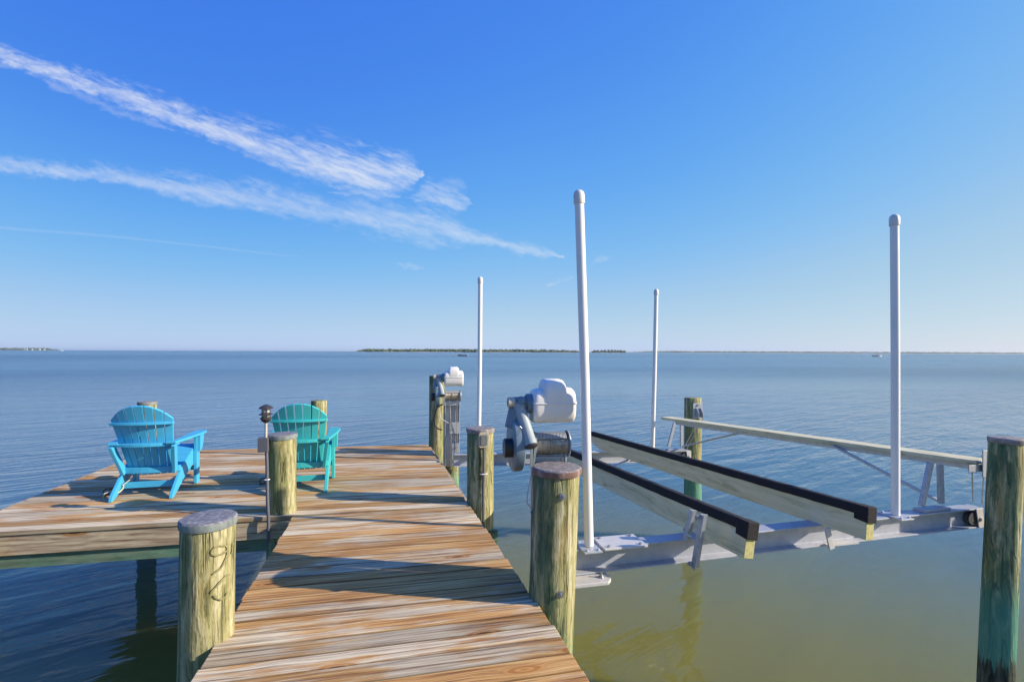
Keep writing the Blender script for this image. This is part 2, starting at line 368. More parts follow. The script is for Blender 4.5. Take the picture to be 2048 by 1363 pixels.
M_deck = deck_wood('weathered_deck_boards', .76)
M_plat = deck_wood('weathered_platform_boards', .52)
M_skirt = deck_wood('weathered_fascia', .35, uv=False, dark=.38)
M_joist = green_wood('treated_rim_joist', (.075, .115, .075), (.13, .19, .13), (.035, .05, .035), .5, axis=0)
M_bunk = green_wood('treated_bunk_board', (.58, .53, .31), (.68, .62, .40), (.40, .36, .20), .05)
M_bunk_end = plain('sawn_board_end', (.50, .46, .19), .8, dirt=.5, dirtcol=(.22, .2, .08), scale=40)
M_plank = green_wood('treated_plank', (.52, .48, .31), (.66, .61, .40), (.25, .24, .14), .12)
M_carpet = plain('black_bunk_carpet', (.012, .010, .012), .95, dirt=.3, dirtcol=(.03, .028, .03), scale=60, bmp=.9)
M_galv = plain('galvanised_steel', (.50, .52, .55), .5, .55, dirt=.45, dirtcol=(.30, .32, .36), scale=22)
M_alum = plain('weathered_aluminium', (.56, .55, .53), .55, .2, dirt=.45, dirtcol=(.36, .36, .36), scale=9)
M_alum_d = plain('dull_galvanised_angle', (.36, .39, .44), .5, .5, dirt=.5, dirtcol=(.2, .22, .26), scale=26)
M_beam = plain('galvanised_beam', (.40, .42, .46), .5, .25, dirt=.5, dirtcol=(.26, .28, .33), scale=16)
M_pvc = plain('white_plastic_pipe', (.74, .73, .71), .35, dirt=.12, dirtcol=(.6, .58, .54), scale=5, bmp=.02)
M_pvccap = plain('grey_plastic_cap', (.66, .64, .62), .45, dirt=.3, scale=20)
M_cover = plain('white_moulded_plastic', (.74, .72, .68), .42, dirt=.22, dirtcol=(.55, .51, .46), scale=7, bmp=.04)
M_gear = plain('blue_grey_enamel', (.13, .20, .25), .45, dirt=.4, dirtcol=(.07, .10, .13), scale=18, coat=.1)
M_gear_l = plain('pale_grey_enamel', (.30, .36, .37), .5, dirt=.35, dirtcol=(.2, .24, .25), scale=12)
M_beige = plain('beige_end_cap', (.46, .43, .36), .5, dirt=.3)
M_black = plain('black_rubber', (.012, .013, .015), .45, dirt=.2, dirtcol=(.03, .03, .03))
M_darkend = plain('dark_grey_disc', (.055, .055, .06), .7, dirt=.4)
M_cable = plain('greasy_wire_rope', (.52, .47, .38), .38, .65, dirt=.6, dirtcol=(.08, .065, .05), scale=55)
M_cap = plain('tarred_piling_cap', (.17, .15, .145), .7, dirt=1., dirtcol=(.36, .33, .32), scale=34, bmp=.6)
M_capg = plain('verdigris_piling_cap', (.14, .135, .15), .65, dirt=1., dirtcol=(.34, .35, .36), scale=38, bmp=.6)
M_caps = plain('cap_skirt', (.20, .24, .23), .7, dirt=.8, dirtcol=(.09, .10, .11), scale=22, bmp=.5, streaks=True)
M_capr = plain('rusty_cap_skirt', (.16, .09, .075), .75, dirt=.8, dirtcol=(.32, .26, .24), scale=22, bmp=.5, streaks=True)
M_blue = plain('sky_blue_chair_plastic', (.055, .38, .62), .45, dirt=.35, dirtcol=(.03, .30, .48), scale=9, bmp=.05)
M_teal = plain('teal_chair_plastic', (.04, .42, .44), .45, dirt=.35, dirtcol=(.02, .29, .31), scale=9, bmp=.05)
M_conduit = plain('grey_conduit', (.09, .097, .12), .5, dirt=.3, scale=20)
M_lamp = plain('faded_black_lamp', (.03, .028, .032), .55, dirt=.5, dirtcol=(.10, .085, .08), scale=30)
M_lens = plain('clear_lamp_lens', (.42, .42, .40), .2, dirt=.3, scale=20)
M_boxbeige = plain('aged_outlet_cover', (.42, .38, .28), .6, dirt=.6, dirtcol=(.2, .18, .13), scale=40)
M_boxgrey = plain('dark_outlet_window', (.16, .17, .17), .25, dirt=.5, scale=50)
M_rope = plain('pale_rope', (.45, .45, .32), .8, dirt=.5, scale=60)
M_rust = plain('rusty_iron', (.07, .045, .04), .8, dirt=.6, dirtcol=(.15, .08, .05), scale=40)
M_mark = plain('faded_paint_mark', (.19, .175, .075), .85, dirt=1., dirtcol=(.32, .30, .14), scale=60)
M_bolt = plain('bolt_steel', (.42, .42, .44), .4, .8, dirt=.5, scale=80)

# ------------------------------------------------------------ setting: water, far land
WZ = -1.4
def water():
    m_, t, p = mat('bay_water')
    c = t.n('ShaderNodeNewGeometry').outputs['Position']
    s = t.n('ShaderNodeSeparateXYZ', {0: c}); X, Y, Z = s.outputs
    rot = t.n('ShaderNodeVectorRotate', {'Vector': c, 'Angle': R(-24)}, rotation_type='Z_AXIS').outputs[0]
    def wave(sx, sy, detail, rough, k):
        v = t.n('ShaderNodeMapping', {'Vector': rot, 'Scale': (sx, sy, 1), 'Location': (k, k * 2, 0)}).outputs[0]
        return t.noise(v, 1., detail, rough, dist=.35)
    swell = wave(.35, 1.5, 2, .5, 1.)
    rip = wave(1.1, 4.2, 3, .5, 5.)
    fin = wave(4., 10., 3, .55, 9.)
    patch = t.noise(t.n('ShaderNodeMapping', {'Vector': c, 'Scale': (.015, .05, 1)}).outputs[0], 1., 4, .6)
    patch2 = t.noise(t.n('ShaderNodeMapping', {'Vector': c, 'Scale': (.0016, .012, 1)}).outputs[0], 1., 5, .6)
    dist = t.n('ShaderNodeVectorMath', {0: c}, operation='LENGTH').outputs['Value']
    near = t.mr(dist, 6., 24., .16, 1.)             # the lee of the dock is calmer than the open bay
    h = t.m('ADD', t.m('MULTIPLY', swell, .13), t.m('ADD', t.m('MULTIPLY', rip, .055), t.m('MULTIPLY', fin, t.m('MULTIPLY', near, .03))))
    h = t.m('MULTIPLY', h, t.m('MULTIPLY', near, t.mr(patch, .35, .65, .5, 1.45)))
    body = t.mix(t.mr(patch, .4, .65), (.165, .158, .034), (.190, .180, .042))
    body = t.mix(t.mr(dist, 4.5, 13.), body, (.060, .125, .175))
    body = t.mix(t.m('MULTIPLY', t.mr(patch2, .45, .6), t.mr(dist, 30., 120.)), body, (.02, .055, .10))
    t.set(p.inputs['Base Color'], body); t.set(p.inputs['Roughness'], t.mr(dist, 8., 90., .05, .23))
    p.inputs['IOR'].default_value = 1.38
    p.inputs['Subsurface Weight'].default_value = 1.; p.inputs['Subsurface Radius'].default_value = (1., 1., .6); p.inputs['Subsurface Scale'].default_value = 1.3
    b = t.n('ShaderNodeBump', {'Strength': 1., 'Distance': 1., 'Height': h}); t.t.links.new(b.outputs[0], p.inputs['Normal'])
    bm = new()
    rings = [0, 6, 15, 40, 120, 400, 1200, 4000, 12000]; prev = None
    n = 96
    cv = bm.verts.new((0, 0, WZ))
    for r in rings[1:]:
        cur = [bm.verts.new((r * math.cos(2 * math.pi * k / n), r * math.sin(2 * math.pi * k / n), WZ)) for k in range(n)]
        for k in range(n):
            if prev: bm.faces.new([prev[k], cur[k], cur[(k + 1) % n], prev[(k + 1) % n]])
            else: bm.faces.new([cv, cur[k], cur[(k + 1) % n]])
        prev = cur
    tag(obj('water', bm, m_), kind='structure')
water()

def foliage(name, c1, c2):
    m_, t, p = mat(name)
    c = t.n('ShaderNodeTexCoord').outputs['Object']
    n = t.noise(c, .16, 5, .7)
    t.set(p.inputs['Base Color'], t.mix(t.mr(n, .35, .65), c1, c2)); p.inputs['Roughness'].default_value = .9
    return m_
M_fol = foliage('far_foliage', (.04, .065, .025), (.11, .15, .06))
M_fol2 = foliage('pine_foliage', (.02, .035, .014), (.06, .08, .03))
M_sand = plain('shore_sand', (.30, .26, .19), .9, scale=.05)
M_trunk = plain('tree_trunk', (.13, .10, .08), .9, scale=1.)

def ico_clump(bm, o, rx, ry, rz, seed, sub=2):
    r_ = random.Random(seed); g = bmesh.ops.create_icosphere(bm, subdivisions=sub, radius=1.)
    ph = [r_.uniform(0, 6.28) for _ in range(6)]
    for v in g['verts']:
        p = v.co.copy(); f = 1 + .16 * math.sin(4 * p.x + ph[0]) * math.sin(3.5 * p.y + ph[1]) + .14 * math.sin(5 * p.z + ph[2] + 3 * p.x) + r_.uniform(-.14, .14)
        v.co = Vector(o) + Vector((p.x * rx * f, p.y * ry * f, p.z * rz * f))
def shore(px0, px1, dist, h0, h1, name, flat, seed, taper=True, prof=None, depth=70.):
    """a low strip of land with a far wood on it; px are bearings"""
    r_ = random.Random(seed); c_, s_ = math.cos(YAW), math.sin(YAW)
    def W(px, dd, z): X = (px - 1024) / F * dd; return Vector((X * c_ + dd * s_, -X * s_ + dd * c_, z))
    bm = new(); n = 60; rows = []
    for i in range(n + 1):
        t_ = i / n; px = px0 + (px1 - px0) * t_; e = min(1, min(t_, 1 - t_) * 12) if taper else 1
        dd = dist * (1 + .006 * math.sin(t_ * 17) + .004 * math.sin(t_ * 41))
        rows.append([bm.verts.new(W(px, dd, WZ - 1)), bm.verts.new(W(px, dd + 3, WZ + .35 + .5 * e)), bm.verts.new(W(px, dd + 14, WZ + .6 + 1.2 * e)), bm.verts.new(W(px, dd + depth * e + 30, WZ + .8)), bm.verts.new(W(px, dd + depth * e + 36, WZ - 1))])
    for a, b in zip(rows, rows[1:]):
        for k in range(4): bm.faces.new([a[k], b[k], b[k + 1], a[k + 1]])
    bm.faces.new(rows[0]); bm.faces.new(rows[-1][::-1])
    tag(obj(name, bm, M_sand), kind='structure')
    bm = new(); span = (px1 - px0) / F * dist; step = 6.5 * dist / 2200; x = px0 + 2; k = 0
    while x < px1 - 2:
        t_ = (x - px0) / (px1 - px0); e = min(1, min(t_, 1 - t_) * 14 + .35) if taper else 1
        if prof: e *= prof(t_)
        if e > .12:
            hh = r_.uniform(h0, h1) * e; q = r_.random()
            dd = dist + 16 + q * depth * .8
            rx = hh * r_.uniform(.38, .6)
            ico_clump(bm, W(x, dd, WZ + 1 + hh * .56), rx, rx, hh * .52, seed * 999 + k, 2 if dist < 3000 else 1); k += 1
            ico_clump(bm, W(x + r_.uniform(-1, 1), dd - r_.uniform(4, 12), WZ + 1 + hh * .26), rx * .8, rx * .8, hh * .33, seed * 999 + k, 1); k += 1
        x += r_.uniform(.35, 1.) * step / dist * F
    tag(obj(name.replace('island', 'island').replace('_ground', '') + '_woods', bm, M_fol, smooth=None), flat[0], flat[1], kind='stuff')
    return W
shore(712, 1172, 2200, 8.5, 13.5, 'island', ('long low dark green wooded island on the horizon beyond the bay', 'woods'), 3, prof=lambda t_: 1 - .5 * max(0, t_ - .8) * 5 * .8)
shore(1182, 1254, 2350, 6., 8.5, 'pine_island', ('low scrub under the row of pines on the small islet', 'scrub'), 5, depth=30.)
WR = shore(1254, 2500, 6200, 15, 22, 'far_shore', ('hazy blue wooded shoreline far across the bay right of the islands', 'woods'), 8, depth=200.)
WL = shore(-420, 118, 4300, 13, 20, 'headland', ('distant wooded headland with white houses at the far left', 'woods'), 9, depth=120.)

# pines of the islet, each a thing with trunk and crown
def pine(loc, h, seed, label):
    t = thing('pine_tree', loc, label, 'tree', 'pines on the small islet')
    r_ = random.Random(seed); bm = new(); tube(bm, [Vector(loc), Vector(loc) + Vector((r_.uniform(-.6, .6), 0, h * .5)), Vector(loc) + Vector((0, 0, h * .85))], [.45, .32, .12], 6)
    obj('trunk', bm, M_trunk, t)
    bm = new()
    for k in range(5):
        a = r_.uniform(0, 6.28); rr = r_.uniform(.2, 2.4); q = h * r_.uniform(.56, .9)
        ico_clump(bm, Vector(loc) + Vector((math.cos(a) * rr, math.sin(a) * rr, q)), r_.uniform(3.2, 5.2), r_.uniform(3., 4.4), r_.uniform(1.8, 3.), seed * 7 + k, 2)
    obj('crown', bm, M_fol2, t)
pdes = ['westmost pine of the small islet beside the long island', 'short pine second from the left on the small islet', 'leaning pine in the left half of the small islet',
        'tall pine left of the middle of the small islet', 'pine in the middle of the small islet', 'broad pine just right of the middle of the small islet',
        'tall pine in the right half of the small islet', 'slender pine third from the right on the small islet', 'low pine second from the right on the small islet', 'rightmost pine at the end of the small islet']
for i, px in enumerate([1189, 1196, 1203, 1210, 1217, 1224, 1230, 1236, 1242, 1248]):
    dd = 2372 + (i * 37 % 11); X = (px - 1024) / F * dd
    pine((X * math.cos(YAW) + dd * math.sin(YAW), -X * math.sin(YAW) + dd * math.cos(YAW), WZ + .9), [10, 11, 12, 13, 12.5, 13.5, 13, 12, 11, 9][i], 50 + i, pdes[i])

# white houses on the headland
M_house = plain('white_siding', (.72, .72, .70), .7, scale=.3); M_roof = plain('grey_roof', (.22, .22, .23), .8, scale=.3); M_win = plain('dark_window', (.04, .05, .06), .2)
hdes = ['small white house at the left of the headland row', 'wide white house second in the headland row', 'white house in the middle of the headland row', 'tall white house fourth along the headland', 'white house nearest the right tip of the headland']
for i, (px, hw, hh) in enumerate([(47, 11, 6), (52, 16, 7.5), (63, 12, 7), (78, 11, 9), (87, 14, 6.5)]):
    dd = 4290; X = (px - 1024) / F * dd
    b = Vector((X * math.cos(YAW) + dd * math.sin(YAW), -X * math.sin(YAW) + dd * math.cos(YAW), WZ + 2.2))
    h_ = thing('waterfront_house', b, hdes[i], 'house', 'white houses on the far headland', -YAW)
    bm = new(); box(bm, (-hw / 2, 0, 0), (hw / 2, 9, hh)); obj('wall', bm, M_house, h_, world_space=False)
    bm = new(); Mx = Matrix(((1, 0, 0, 0), (0, 0, 1, 0), (0, 1, 0, 0), (0, 0, 0, 1)))
    prism(bm, [(-hw / 2 - .5, hh + .02), (hw / 2 + .5, hh + .02), (0, hh + 3.4)], -.5, 9.5, Mx); obj('roof', bm, M_roof, h_, world_space=False)
    for q in (-.3, 0, .3):
        bm = new(); box(bm, (hw * q - .7, -.12, hh * .4), (hw * q + .7, -.02, hh * .7)); obj('window', bm, M_win, h_, world_space=False)

# ------------------------------------------------------------ boats far out
def hull(bm, L, Bm, H, o=(0, 0, 0), flare=.75, sheer=.35):
    """simple lofted hull along x, bow at +x"""
    n = 14; rows = []
    for i in range(n + 1):
        t_ = i / n; x = -L / 2 + L * t_; bw = Bm / 2 * (1 - max(0, (t_ - .5) / .5) ** 2.2) + .02; zt = H + sheer * max(0, t_ - .3) ** 2 * 1.6
        rows.append([bm.verts.new(Vector(o) + Vector(q)) for q in ((x, -bw, zt), (x, -bw * flare, -.1), (x, 0, -.35), (x, bw * flare, -.1), (x, bw, zt))])
    for a, b in zip(rows, rows[1:]):
        for k in range(4): bm.faces.new([a[k], b[k], b[k + 1], a[k + 1]])
        bm.faces.new([a[4], b[4], b[0], a[0]])
    bm.faces.new(rows[0]); bm.faces.new(rows[-1][::-1])
def far_point(px, dd): X = (px - 1024) / F * dd; return Vector((X * math.cos(YAW) + dd * math.sin(YAW), -X * math.sin(YAW) + dd * math.cos(YAW), WZ))
M_hulld = plain('dark_hull', (.035, .03, .03), .5, scale=2); M_hullw = plain('white_hull', (.7, .68, .62), .4, scale=2); M_cloth = plain('tan_clothing', (.3, .16, .10), .9, scale=2)
def boat_dark():
    b = thing('work_boat', far_point(925, 330), 'low dark work boat with a pale outboard at its stern, off the long island', 'boat', rz=-YAW)
    b.rotation_euler.z = -YAW + R(180)
    bm = new(); hull(bm, 6.2, 1.9, .55); obj('hull', bm, M_hulld, b, world_space=False)
    bm = new(); box(bm, (-3.55, -.2, .1), (-3.1, .2, 1.15)); box(bm, (-3.4, -.08, -.4), (-3.2, .08, .1)); obj('outboard_motor', bm, M_hullw, b, world_space=False, bevel=.06)
    for x in (-1.4, .1, 1.5):
        bm = new(); box(bm, (x - .35, -.75, .42), (x + .35, .75, .8)); obj('thwart_gear', bm, M_cloth if x < .5 else M_hulld, b, world_space=False, bevel=.08)
boat_dark()
def boat_white():
    b = thing('motor_boat', far_point(1755, 420), 'small white motor boat with a tan canopy near the right pole', 'boat', rz=-YAW)
    bm = new(); hull(bm, 7.2, 2.2, .85); obj('hull', bm, M_hullw, b, world_space=False)
    bm = new(); box(bm, (-1.2, -.8, .8), (.4, .8, 1.35)); obj('console', bm, M_cloth, b, world_space=False, bevel=.1)
    bm = new(); box(bm, (-2., -.95, 2.35), (1., .95, 2.45)); obj('canopy', bm, M_trunk, b, world_space=False, bevel=.03)
    for x in (-1.9, .9):
        for y in (-.85, .85):
            bm = new(); tube(bm, [(x, y, .8), (x, y, 2.35)], .04, 6); obj('canopy_post', bm, M_galv, b, world_space=False)
    bm = new(); box(bm, (-4., -.2, .3), (-3.6, .2, 1.4)); obj('outboard_motor', bm, M_hulld, b, world_space=False, bevel=.06)
boat_white()
b = thing('motor_boat', far_point(124, 1500), 'tiny white boat off the tip of the left headland', 'boat', rz=-YAW + .3)
bm = new(); hull(bm, 8., 2.6, 1.1); obj('hull', bm, M_hullw, b, world_space=False)
bm = new(); box(bm, (-1.6, -.9, 1.05), (.8, .9, 2.6)); obj('cabin', bm, M_hullw, b, world_space=False, bevel=.2)
M_red = plain('faded_red_float', (.5, .09, .07), .6)
bp = far_point(907, 300); b = thing('marker_buoy', bp, 'small red buoy floating left of the dark work boat', 'buoy')
bm = new(); lathe(bm, [(0, -.3), (.3, -.25), (.42, 0), (.36, .3), (.14, .5), (.1, .75), (0, .8)], (0, 0, 0), n=16); obj('float', bm, M_red, b, world_space=False, smooth=R(50))

# ------------------------------------------------------------ dock
def wy(x, y): return y - (x + 3.6) * .0127 * max(0, y - 2.5)      # boards fan very slightly, as built
def redge(y): return .88 - .055 * (y - 2.13)
def boards(bm, y0, y1, xl, xr, wdt=.139, gap=.008, th=.038, r_=rnd):
    uvl = bm.loops.layers.uv.new('board'); fl_ = bm.faces.layers.float.new('rnd')
    y = y0
    while y < y1 - .02:
        w_ = min(wdt, y1 - y) - gap + r_.uniform(-.002, .001); a, b_ = xl + r_.uniform(-.006, .006), xr((y + w_ / 2)) + r_.uniform(-.007, .007)
        dz = r_.uniform(-.003, .002); tl = r_.uniform(-.0012, .0012); k_ = r_.random()
        q = [[(x, wy(x, y), -th), (x, wy(x, y + w_), -th), (x, wy(x, y + w_), dz + tl), (x, wy(x, y), dz - tl)] for x in (a, b_)]
        v0 = [bm.verts.new(p) for p in q[0]]; v1 = [bm.verts.new(p) for p in q[1]]
        fs_ = [bm.faces.new([v0[k], v0[(k + 1) % 4], v1[(k + 1) % 4], v1[k]]) for k in range(4)] + [bm.faces.new(v0[::-1]), bm.faces.new(v1)]
        vv = {}
        for vs in (v0, v1):
            for k in range(4): vv[vs[k]] = 0. if k in (0, 3) else 1.
        for f in fs_:
            f[fl_] = k_
            for l in f.loops: l[uvl].uv = (l.vert.co.x, vv[l.vert])
        y += min(wdt, y1 - y)
dock = thing('wooden_walkway', (0, 0, 0), 'weathered orange and grey plank walkway leading out to the platform', 'walkway')
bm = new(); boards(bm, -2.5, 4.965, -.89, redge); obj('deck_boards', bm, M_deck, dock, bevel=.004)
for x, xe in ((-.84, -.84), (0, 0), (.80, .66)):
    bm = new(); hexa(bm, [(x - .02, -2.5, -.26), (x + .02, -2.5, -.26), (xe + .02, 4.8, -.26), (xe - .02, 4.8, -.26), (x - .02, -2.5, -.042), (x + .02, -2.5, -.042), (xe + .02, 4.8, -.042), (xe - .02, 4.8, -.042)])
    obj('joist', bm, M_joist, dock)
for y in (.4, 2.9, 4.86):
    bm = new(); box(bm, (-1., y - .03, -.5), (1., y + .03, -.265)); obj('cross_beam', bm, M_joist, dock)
plat = thing('dock_platform', (-1.5, 6.6, 0), 'wide weathered plank platform under the two coloured chairs', 'platform')
bm = new(); boards(bm, 4.99, 8.48, -3.58, redge); obj('deck_boards', bm, M_plat, plat, bevel=.004)
# skirt boards round the platform
def skirt(p, q, top, bot, th, nm, m_):
    bm = new(); bar(bm, (p[0], p[1], (top + bot) / 2), (q[0], q[1], (top + bot) / 2), th, top - bot); obj(nm, bm, m_, plat, bevel=.003)
fy = lambda x: wy(x, 4.99) + .030
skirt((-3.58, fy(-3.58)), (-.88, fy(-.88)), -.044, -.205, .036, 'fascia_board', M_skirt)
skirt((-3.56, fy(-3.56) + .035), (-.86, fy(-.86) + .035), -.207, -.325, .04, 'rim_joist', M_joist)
by = lambda x: wy(x, 8.48) + .022
skirt((-3.58, by(-3.58)), (.53, by(.53)), -.008, -.205, .036, 'fascia_board', M_skirt)
skirt((-3.60, fy(-3.6)), (-3.60, by(-3.6)), -.008, -.205, .036, 'fascia_board', M_skirt)
skirt((redge(5) + .02, 5.02), (redge(8.2) + .02, 8.2), -.045, -.205, .036, 'fascia_board', M_skirt)
for x in (-3., -2.4, -1.8, -1.2, -.6, 0., .5):
    bm = new(); box(bm, (x - .02, 5.02, -.205), (x + .02, 8.15, -.042)); obj('joist', bm, M_joist, plat)

PG = 'round timber pilings of the dock and lift'
def piling(name, x, y, top, dia, label, lean=(0, 0), capm=(None, None), seed=1, algae_shade=.5, wob=.02, cap=True, capt=.032):
    t = thing('dock_piling', (x, y, 0), label, 'piling', PG)
    r_ = random.Random(seed); ph = [r_.uniform(0, 6.28) for _ in range(5)]
    def wb(a, h): return 1 + wob * (math.sin(2 * a + ph[0] + h * .6) * .5 + .35 * math.sin(5 * a + ph[1] + h) + .25 * math.sin(11 * a + ph[2]) + .3 * math.sin(h * 5 + ph[3]))
    bm = new(); r0 = dia / 2; pr = []
    z = -2.6; N = 26
    for i in range(N + 1):
        zz = z + (top - .004 - z) * i / N; pr.append((r0 * (1.0 - .02 * (zz + 1)), zz))
    pr = [(0, z)] + pr + [(pr[-1][0] * .965, top), (0, top)]
    lathe(bm, pr, (0, 0, 0), n=40, wob=wb)
    for v in bm.verts: v.co.x += lean[0] * (v.co.z - top); v.co.y += lean[1] * (v.co.z - top)
    obj('timber_post', bm, piling_mat('piling_wood', seed, algae_shade), t, world_space=False, smooth=R(50))
    if cap:
        bm = new(); rc = r0 * 1.035
        lathe(bm, [(rc * .985, top - capt), (rc * 1.01, top - capt * .5), (rc, top + .004), (rc * .95, top + .011), (rc * .5, top + .015), (0, top + .016)], (0, 0, 0), n=40, wob=lambda a, h: 1 + .008 * math.sin(3 * a + ph[1]) + .008 * math.sin(9 * a + ph[2]) + .006 * math.sin(23 * a))
        o = obj('cap', bm, [capm[0] or M_cap, capm[1] or M_caps], t, world_space=False, smooth=R(35))
        for f in o.data.polygons:
            if abs(f.normal.z) < .6: f.material_index = 1
    return t
P1 = (-.948, 2.93)
p1 = piling('', *P1, .615, .262, 'thick yellow piling with a faded painted number, nearest at the left of the walkway', seed=3, capm=(M_capg, M_caps), algae_shade=.45, lean=(.01, 0))
piling('', -1.02, 5.05, .715, .262, 'yellow piling with the pagoda light on its left side, at the walkway corner', seed=11, algae_shade=.35, capm=(M_capg, M_caps))
p3 = piling('', .985, 2.95, .782, .292, 'thick green and yellow piling with two bolts, nearest on the right edge of the walkway', seed=23, lean=(.04, 0), capm=(M_cap, M_capr), algae_shade=.8)
p4 = piling('', .845, 4.96, .725, .275, 'piling carrying the weathered outlet box, between walkway and lift', seed=31, algae_shade=.85, capm=(M_cap, M_cap))
piling('', -3.62, 8.60, .715, .245, 'capped piling behind the blue chair at the platform corner', seed=41, algae_shade=.5)
piling('', -1.16, 8.42, .715, .245, 'bare-topped piling behind the teal chair at the platform edge', seed=43, algae_shade=.3, cap=False)
pq = atv(874, 751, 8.33)
p6 = piling('', pq.x, pq.y, pq.z, .26, 'tall piling behind the far winch at the platform corner', seed=47, cap=False, algae_shade=.6)
pw = atv(903, 800, 7.42); piling('', pw.x, pw.y, pw.z - .02, .235, 'piling hidden behind the galvanised mast of the far winch', seed=71, cap=False, algae_shade=.9)
PN = atz(2013, 877, .832); prn = piling('', PN.x, PN.y, .832, .217, 'dark green piling with black tide band at the right edge of the lift', seed=53, lean=(.055, 0), algae_shade=.95, capm=(M_cap, M_cap), capt=.03)
PF = atz(1386, 795, .797); prf = piling('', PF.x, PF.y, .797, .262, 'piling with a steel cable bracket behind the far end of the lift catwalk', seed=59, algae_shade=.9, cap=False)
# painted strokes on the near left piling, wrapped round its surface
def on_cyl(px, py, cx, cy, r):
    rr = ray(px, py); a = rr.x ** 2 + rr.y ** 2; b_ = -2 * (rr.x * cx + rr.y * cy); c_ = cx * cx + cy * cy - r * r
    q = b_ * b_ - 4 * a * c_
    if q < 0: return None
    t_ = (-b_ - math.sqrt(q)) / (2 * a); return Vector((0, 0, CAM_H)) + rr * t_
def Z5(x, y): return (300 + x * .2809, 980 + y * .2809)
strokes = [[(440, 447), (444, 425), (465, 405), (500, 392), (540, 392), (555, 408), (548, 430), (520, 450), (480, 462), (450, 460), (440, 447)],
           [(556, 405), (552, 450), (535, 505), (505, 555), (465, 585), (446, 597)],
           [(592, 372), (590, 400), (582, 460)],
           [(572, 592), (540, 610), (500, 655), (460, 700), (430, 735)],
           [(455, 745), (478, 768), (510, 775), (542, 752), (560, 715)]]
bm = new()
for st in strokes:
    pts = []
    for i in range(len(st) - 1):
        for k in range(5):
            f_ = k / 5; x = st[i][0] + (st[i + 1][0] - st[i][0]) * f_; y = st[i][1] + (st[i + 1][1] - st[i][1]) * f_
            q = on_cyl(*Z5(x, y), *P1, .1332)
            if q: pts.append(q)
    prev = None
    for i, q in enumerate(pts):
        t_ = (pts[min(i + 1, len(pts) - 1)] - pts[max(i - 1, 0)]).normalized(); nrm = Vector((q.x - P1[0], q.y - P1[1], 0)).normalized()
        s_ = t_.cross(nrm).normalized() * (.0048 + .0012 * math.sin(i * .8))
        cur = [bm.verts.new(q + s_), bm.verts.new(q + nrm * .0012), bm.verts.new(q - s_)]
        if prev:
            bm.faces.new([prev[0], cur[0], cur[1], prev[1]]); bm.faces.new([prev[1], cur[1], cur[2], prev[2]])
        prev = cur
obj('painted_number', bm, M_mark, p1)
# through-bolts on the near right piling
for px, py in ((1126, 993), (1121, 1188)):
    q = on_cyl(px, py, .985, 2.95, .147)
    nrm = Vector((q.x - .985, q.y - 2.95, 0)).normalized()
    bm = new(); lathe(bm, [(0, -.004), (.021, -.004), (.021, .003), (0, .003)], q, nrm, 20); lathe(bm, [(0, .003), (.013, .003), (.013, .014), (0, .014)], q, nrm, 6); lathe(bm, [(0, .0), (.007, .0), (.007, .026), (0, .026)], q, nrm, 10)
    obj('through_bolt', bm, M_bolt, p3)

# outlet box on the middle right piling
ob = on_cyl(967, 879, .845, 4.96, .142); nrm = Vector((ob.x - .845, ob.y - 4.96, 0)).normalized(); sd = Vector((0, 0, 1)).cross(nrm)
t = thing('outlet_box', ob, 'weathered beige outlet cover with a conduit running down the piling', 'outlet box')
Mo = Matrix((( sd.x, 0, nrm.x, ob.x), (sd.y, 0, nrm.y, ob.y), (0, 1, 0, ob.z), (0, 0, 0, 1)))
def rrect(w_, h_, r_, n=5):
    pts = []
    for cx, cy, a0 in ((w_ - r_, h_ - r_, 0), (-w_ + r_, h_ - r_, 90), (-w_ + r_, -h_ + r_, 180), (w_ - r_, -h_ + r_, 270)):
        for k in range(n + 1): a = R(a0 + 90 * k / n); pts.append((cx + r_ * math.cos(a), cy + r_ * math.sin(a)))
    return pts
bm = new(); prism(bm, rrect(.05, .075, .018), -.02, .022, Mo); obj('cover', bm, M_boxbeige, t, bevel=.004)
bm = new(); prism(bm, rrect(.033, .052, .01), .0225, .030, Mo); obj('window', bm, M_boxgrey, t, bevel=.003)
bm = new(); pts = [Mo @ Vector((.0, -.07, .012)), Mo @ Vector((.0, -.3, .012)), Mo @ Vector((-.004, -.5, .01)), Mo @ Vector((.002, -1.2, .01))]; tube(bm, pts, .0125, 10); obj('conduit', bm, M_conduit, t, smooth=R(60))
bm = new(); q = Mo @ Vector((0, -.33, .012)); tube(bm, [q + sd * -.035 + nrm * -.004, q + sd * -.02 + nrm * .014, q + sd * .02 + nrm * .014, q + sd * .035 - nrm * .004], .005, 6); obj('strap', bm, M_pvc, t)

# pagoda light with junction box and conduit on the left corner piling
lp = atv(532, 855, 4.93)
def lz(py): return atv(532, py, 4.93).z
t = thing('dock_light', (lp.x, lp.y, lz(1083)), 'tiered black pagoda light on a grey conduit beside the corner piling', 'light')
X0, Y0_ = lp.x, lp.y
for nm, zt, r_, k in (('hat', lz(808), .062, 0), ('louvre', lz(826.5), .060, 1), ('louvre', lz(835), .052, 2)):
    bm = new()
    if k == 0: lathe(bm, [(.0, 0), (.012, -.003), (.035, -.013), (.05, -.022), (r_, -.034), (r_, -.037), (.045, -.028), (0, -.012)], (X0, Y0_, zt), n=24)
    else: lathe(bm, [(.028, .012), (.042, .004), (r_, -.006), (r_, -.009), (.04, -.002), (.024, .004)], (X0, Y0_, zt), n=24)
    obj(nm, bm, M_lamp, t, smooth=R(35))
bm = new(); lathe(bm, [(0, lz(815)), (.030, lz(815)), (.030, lz(840)), (0, lz(840))], (X0, Y0_, 0), n=20); obj('lens', bm, M_lens, t, smooth=R(40))
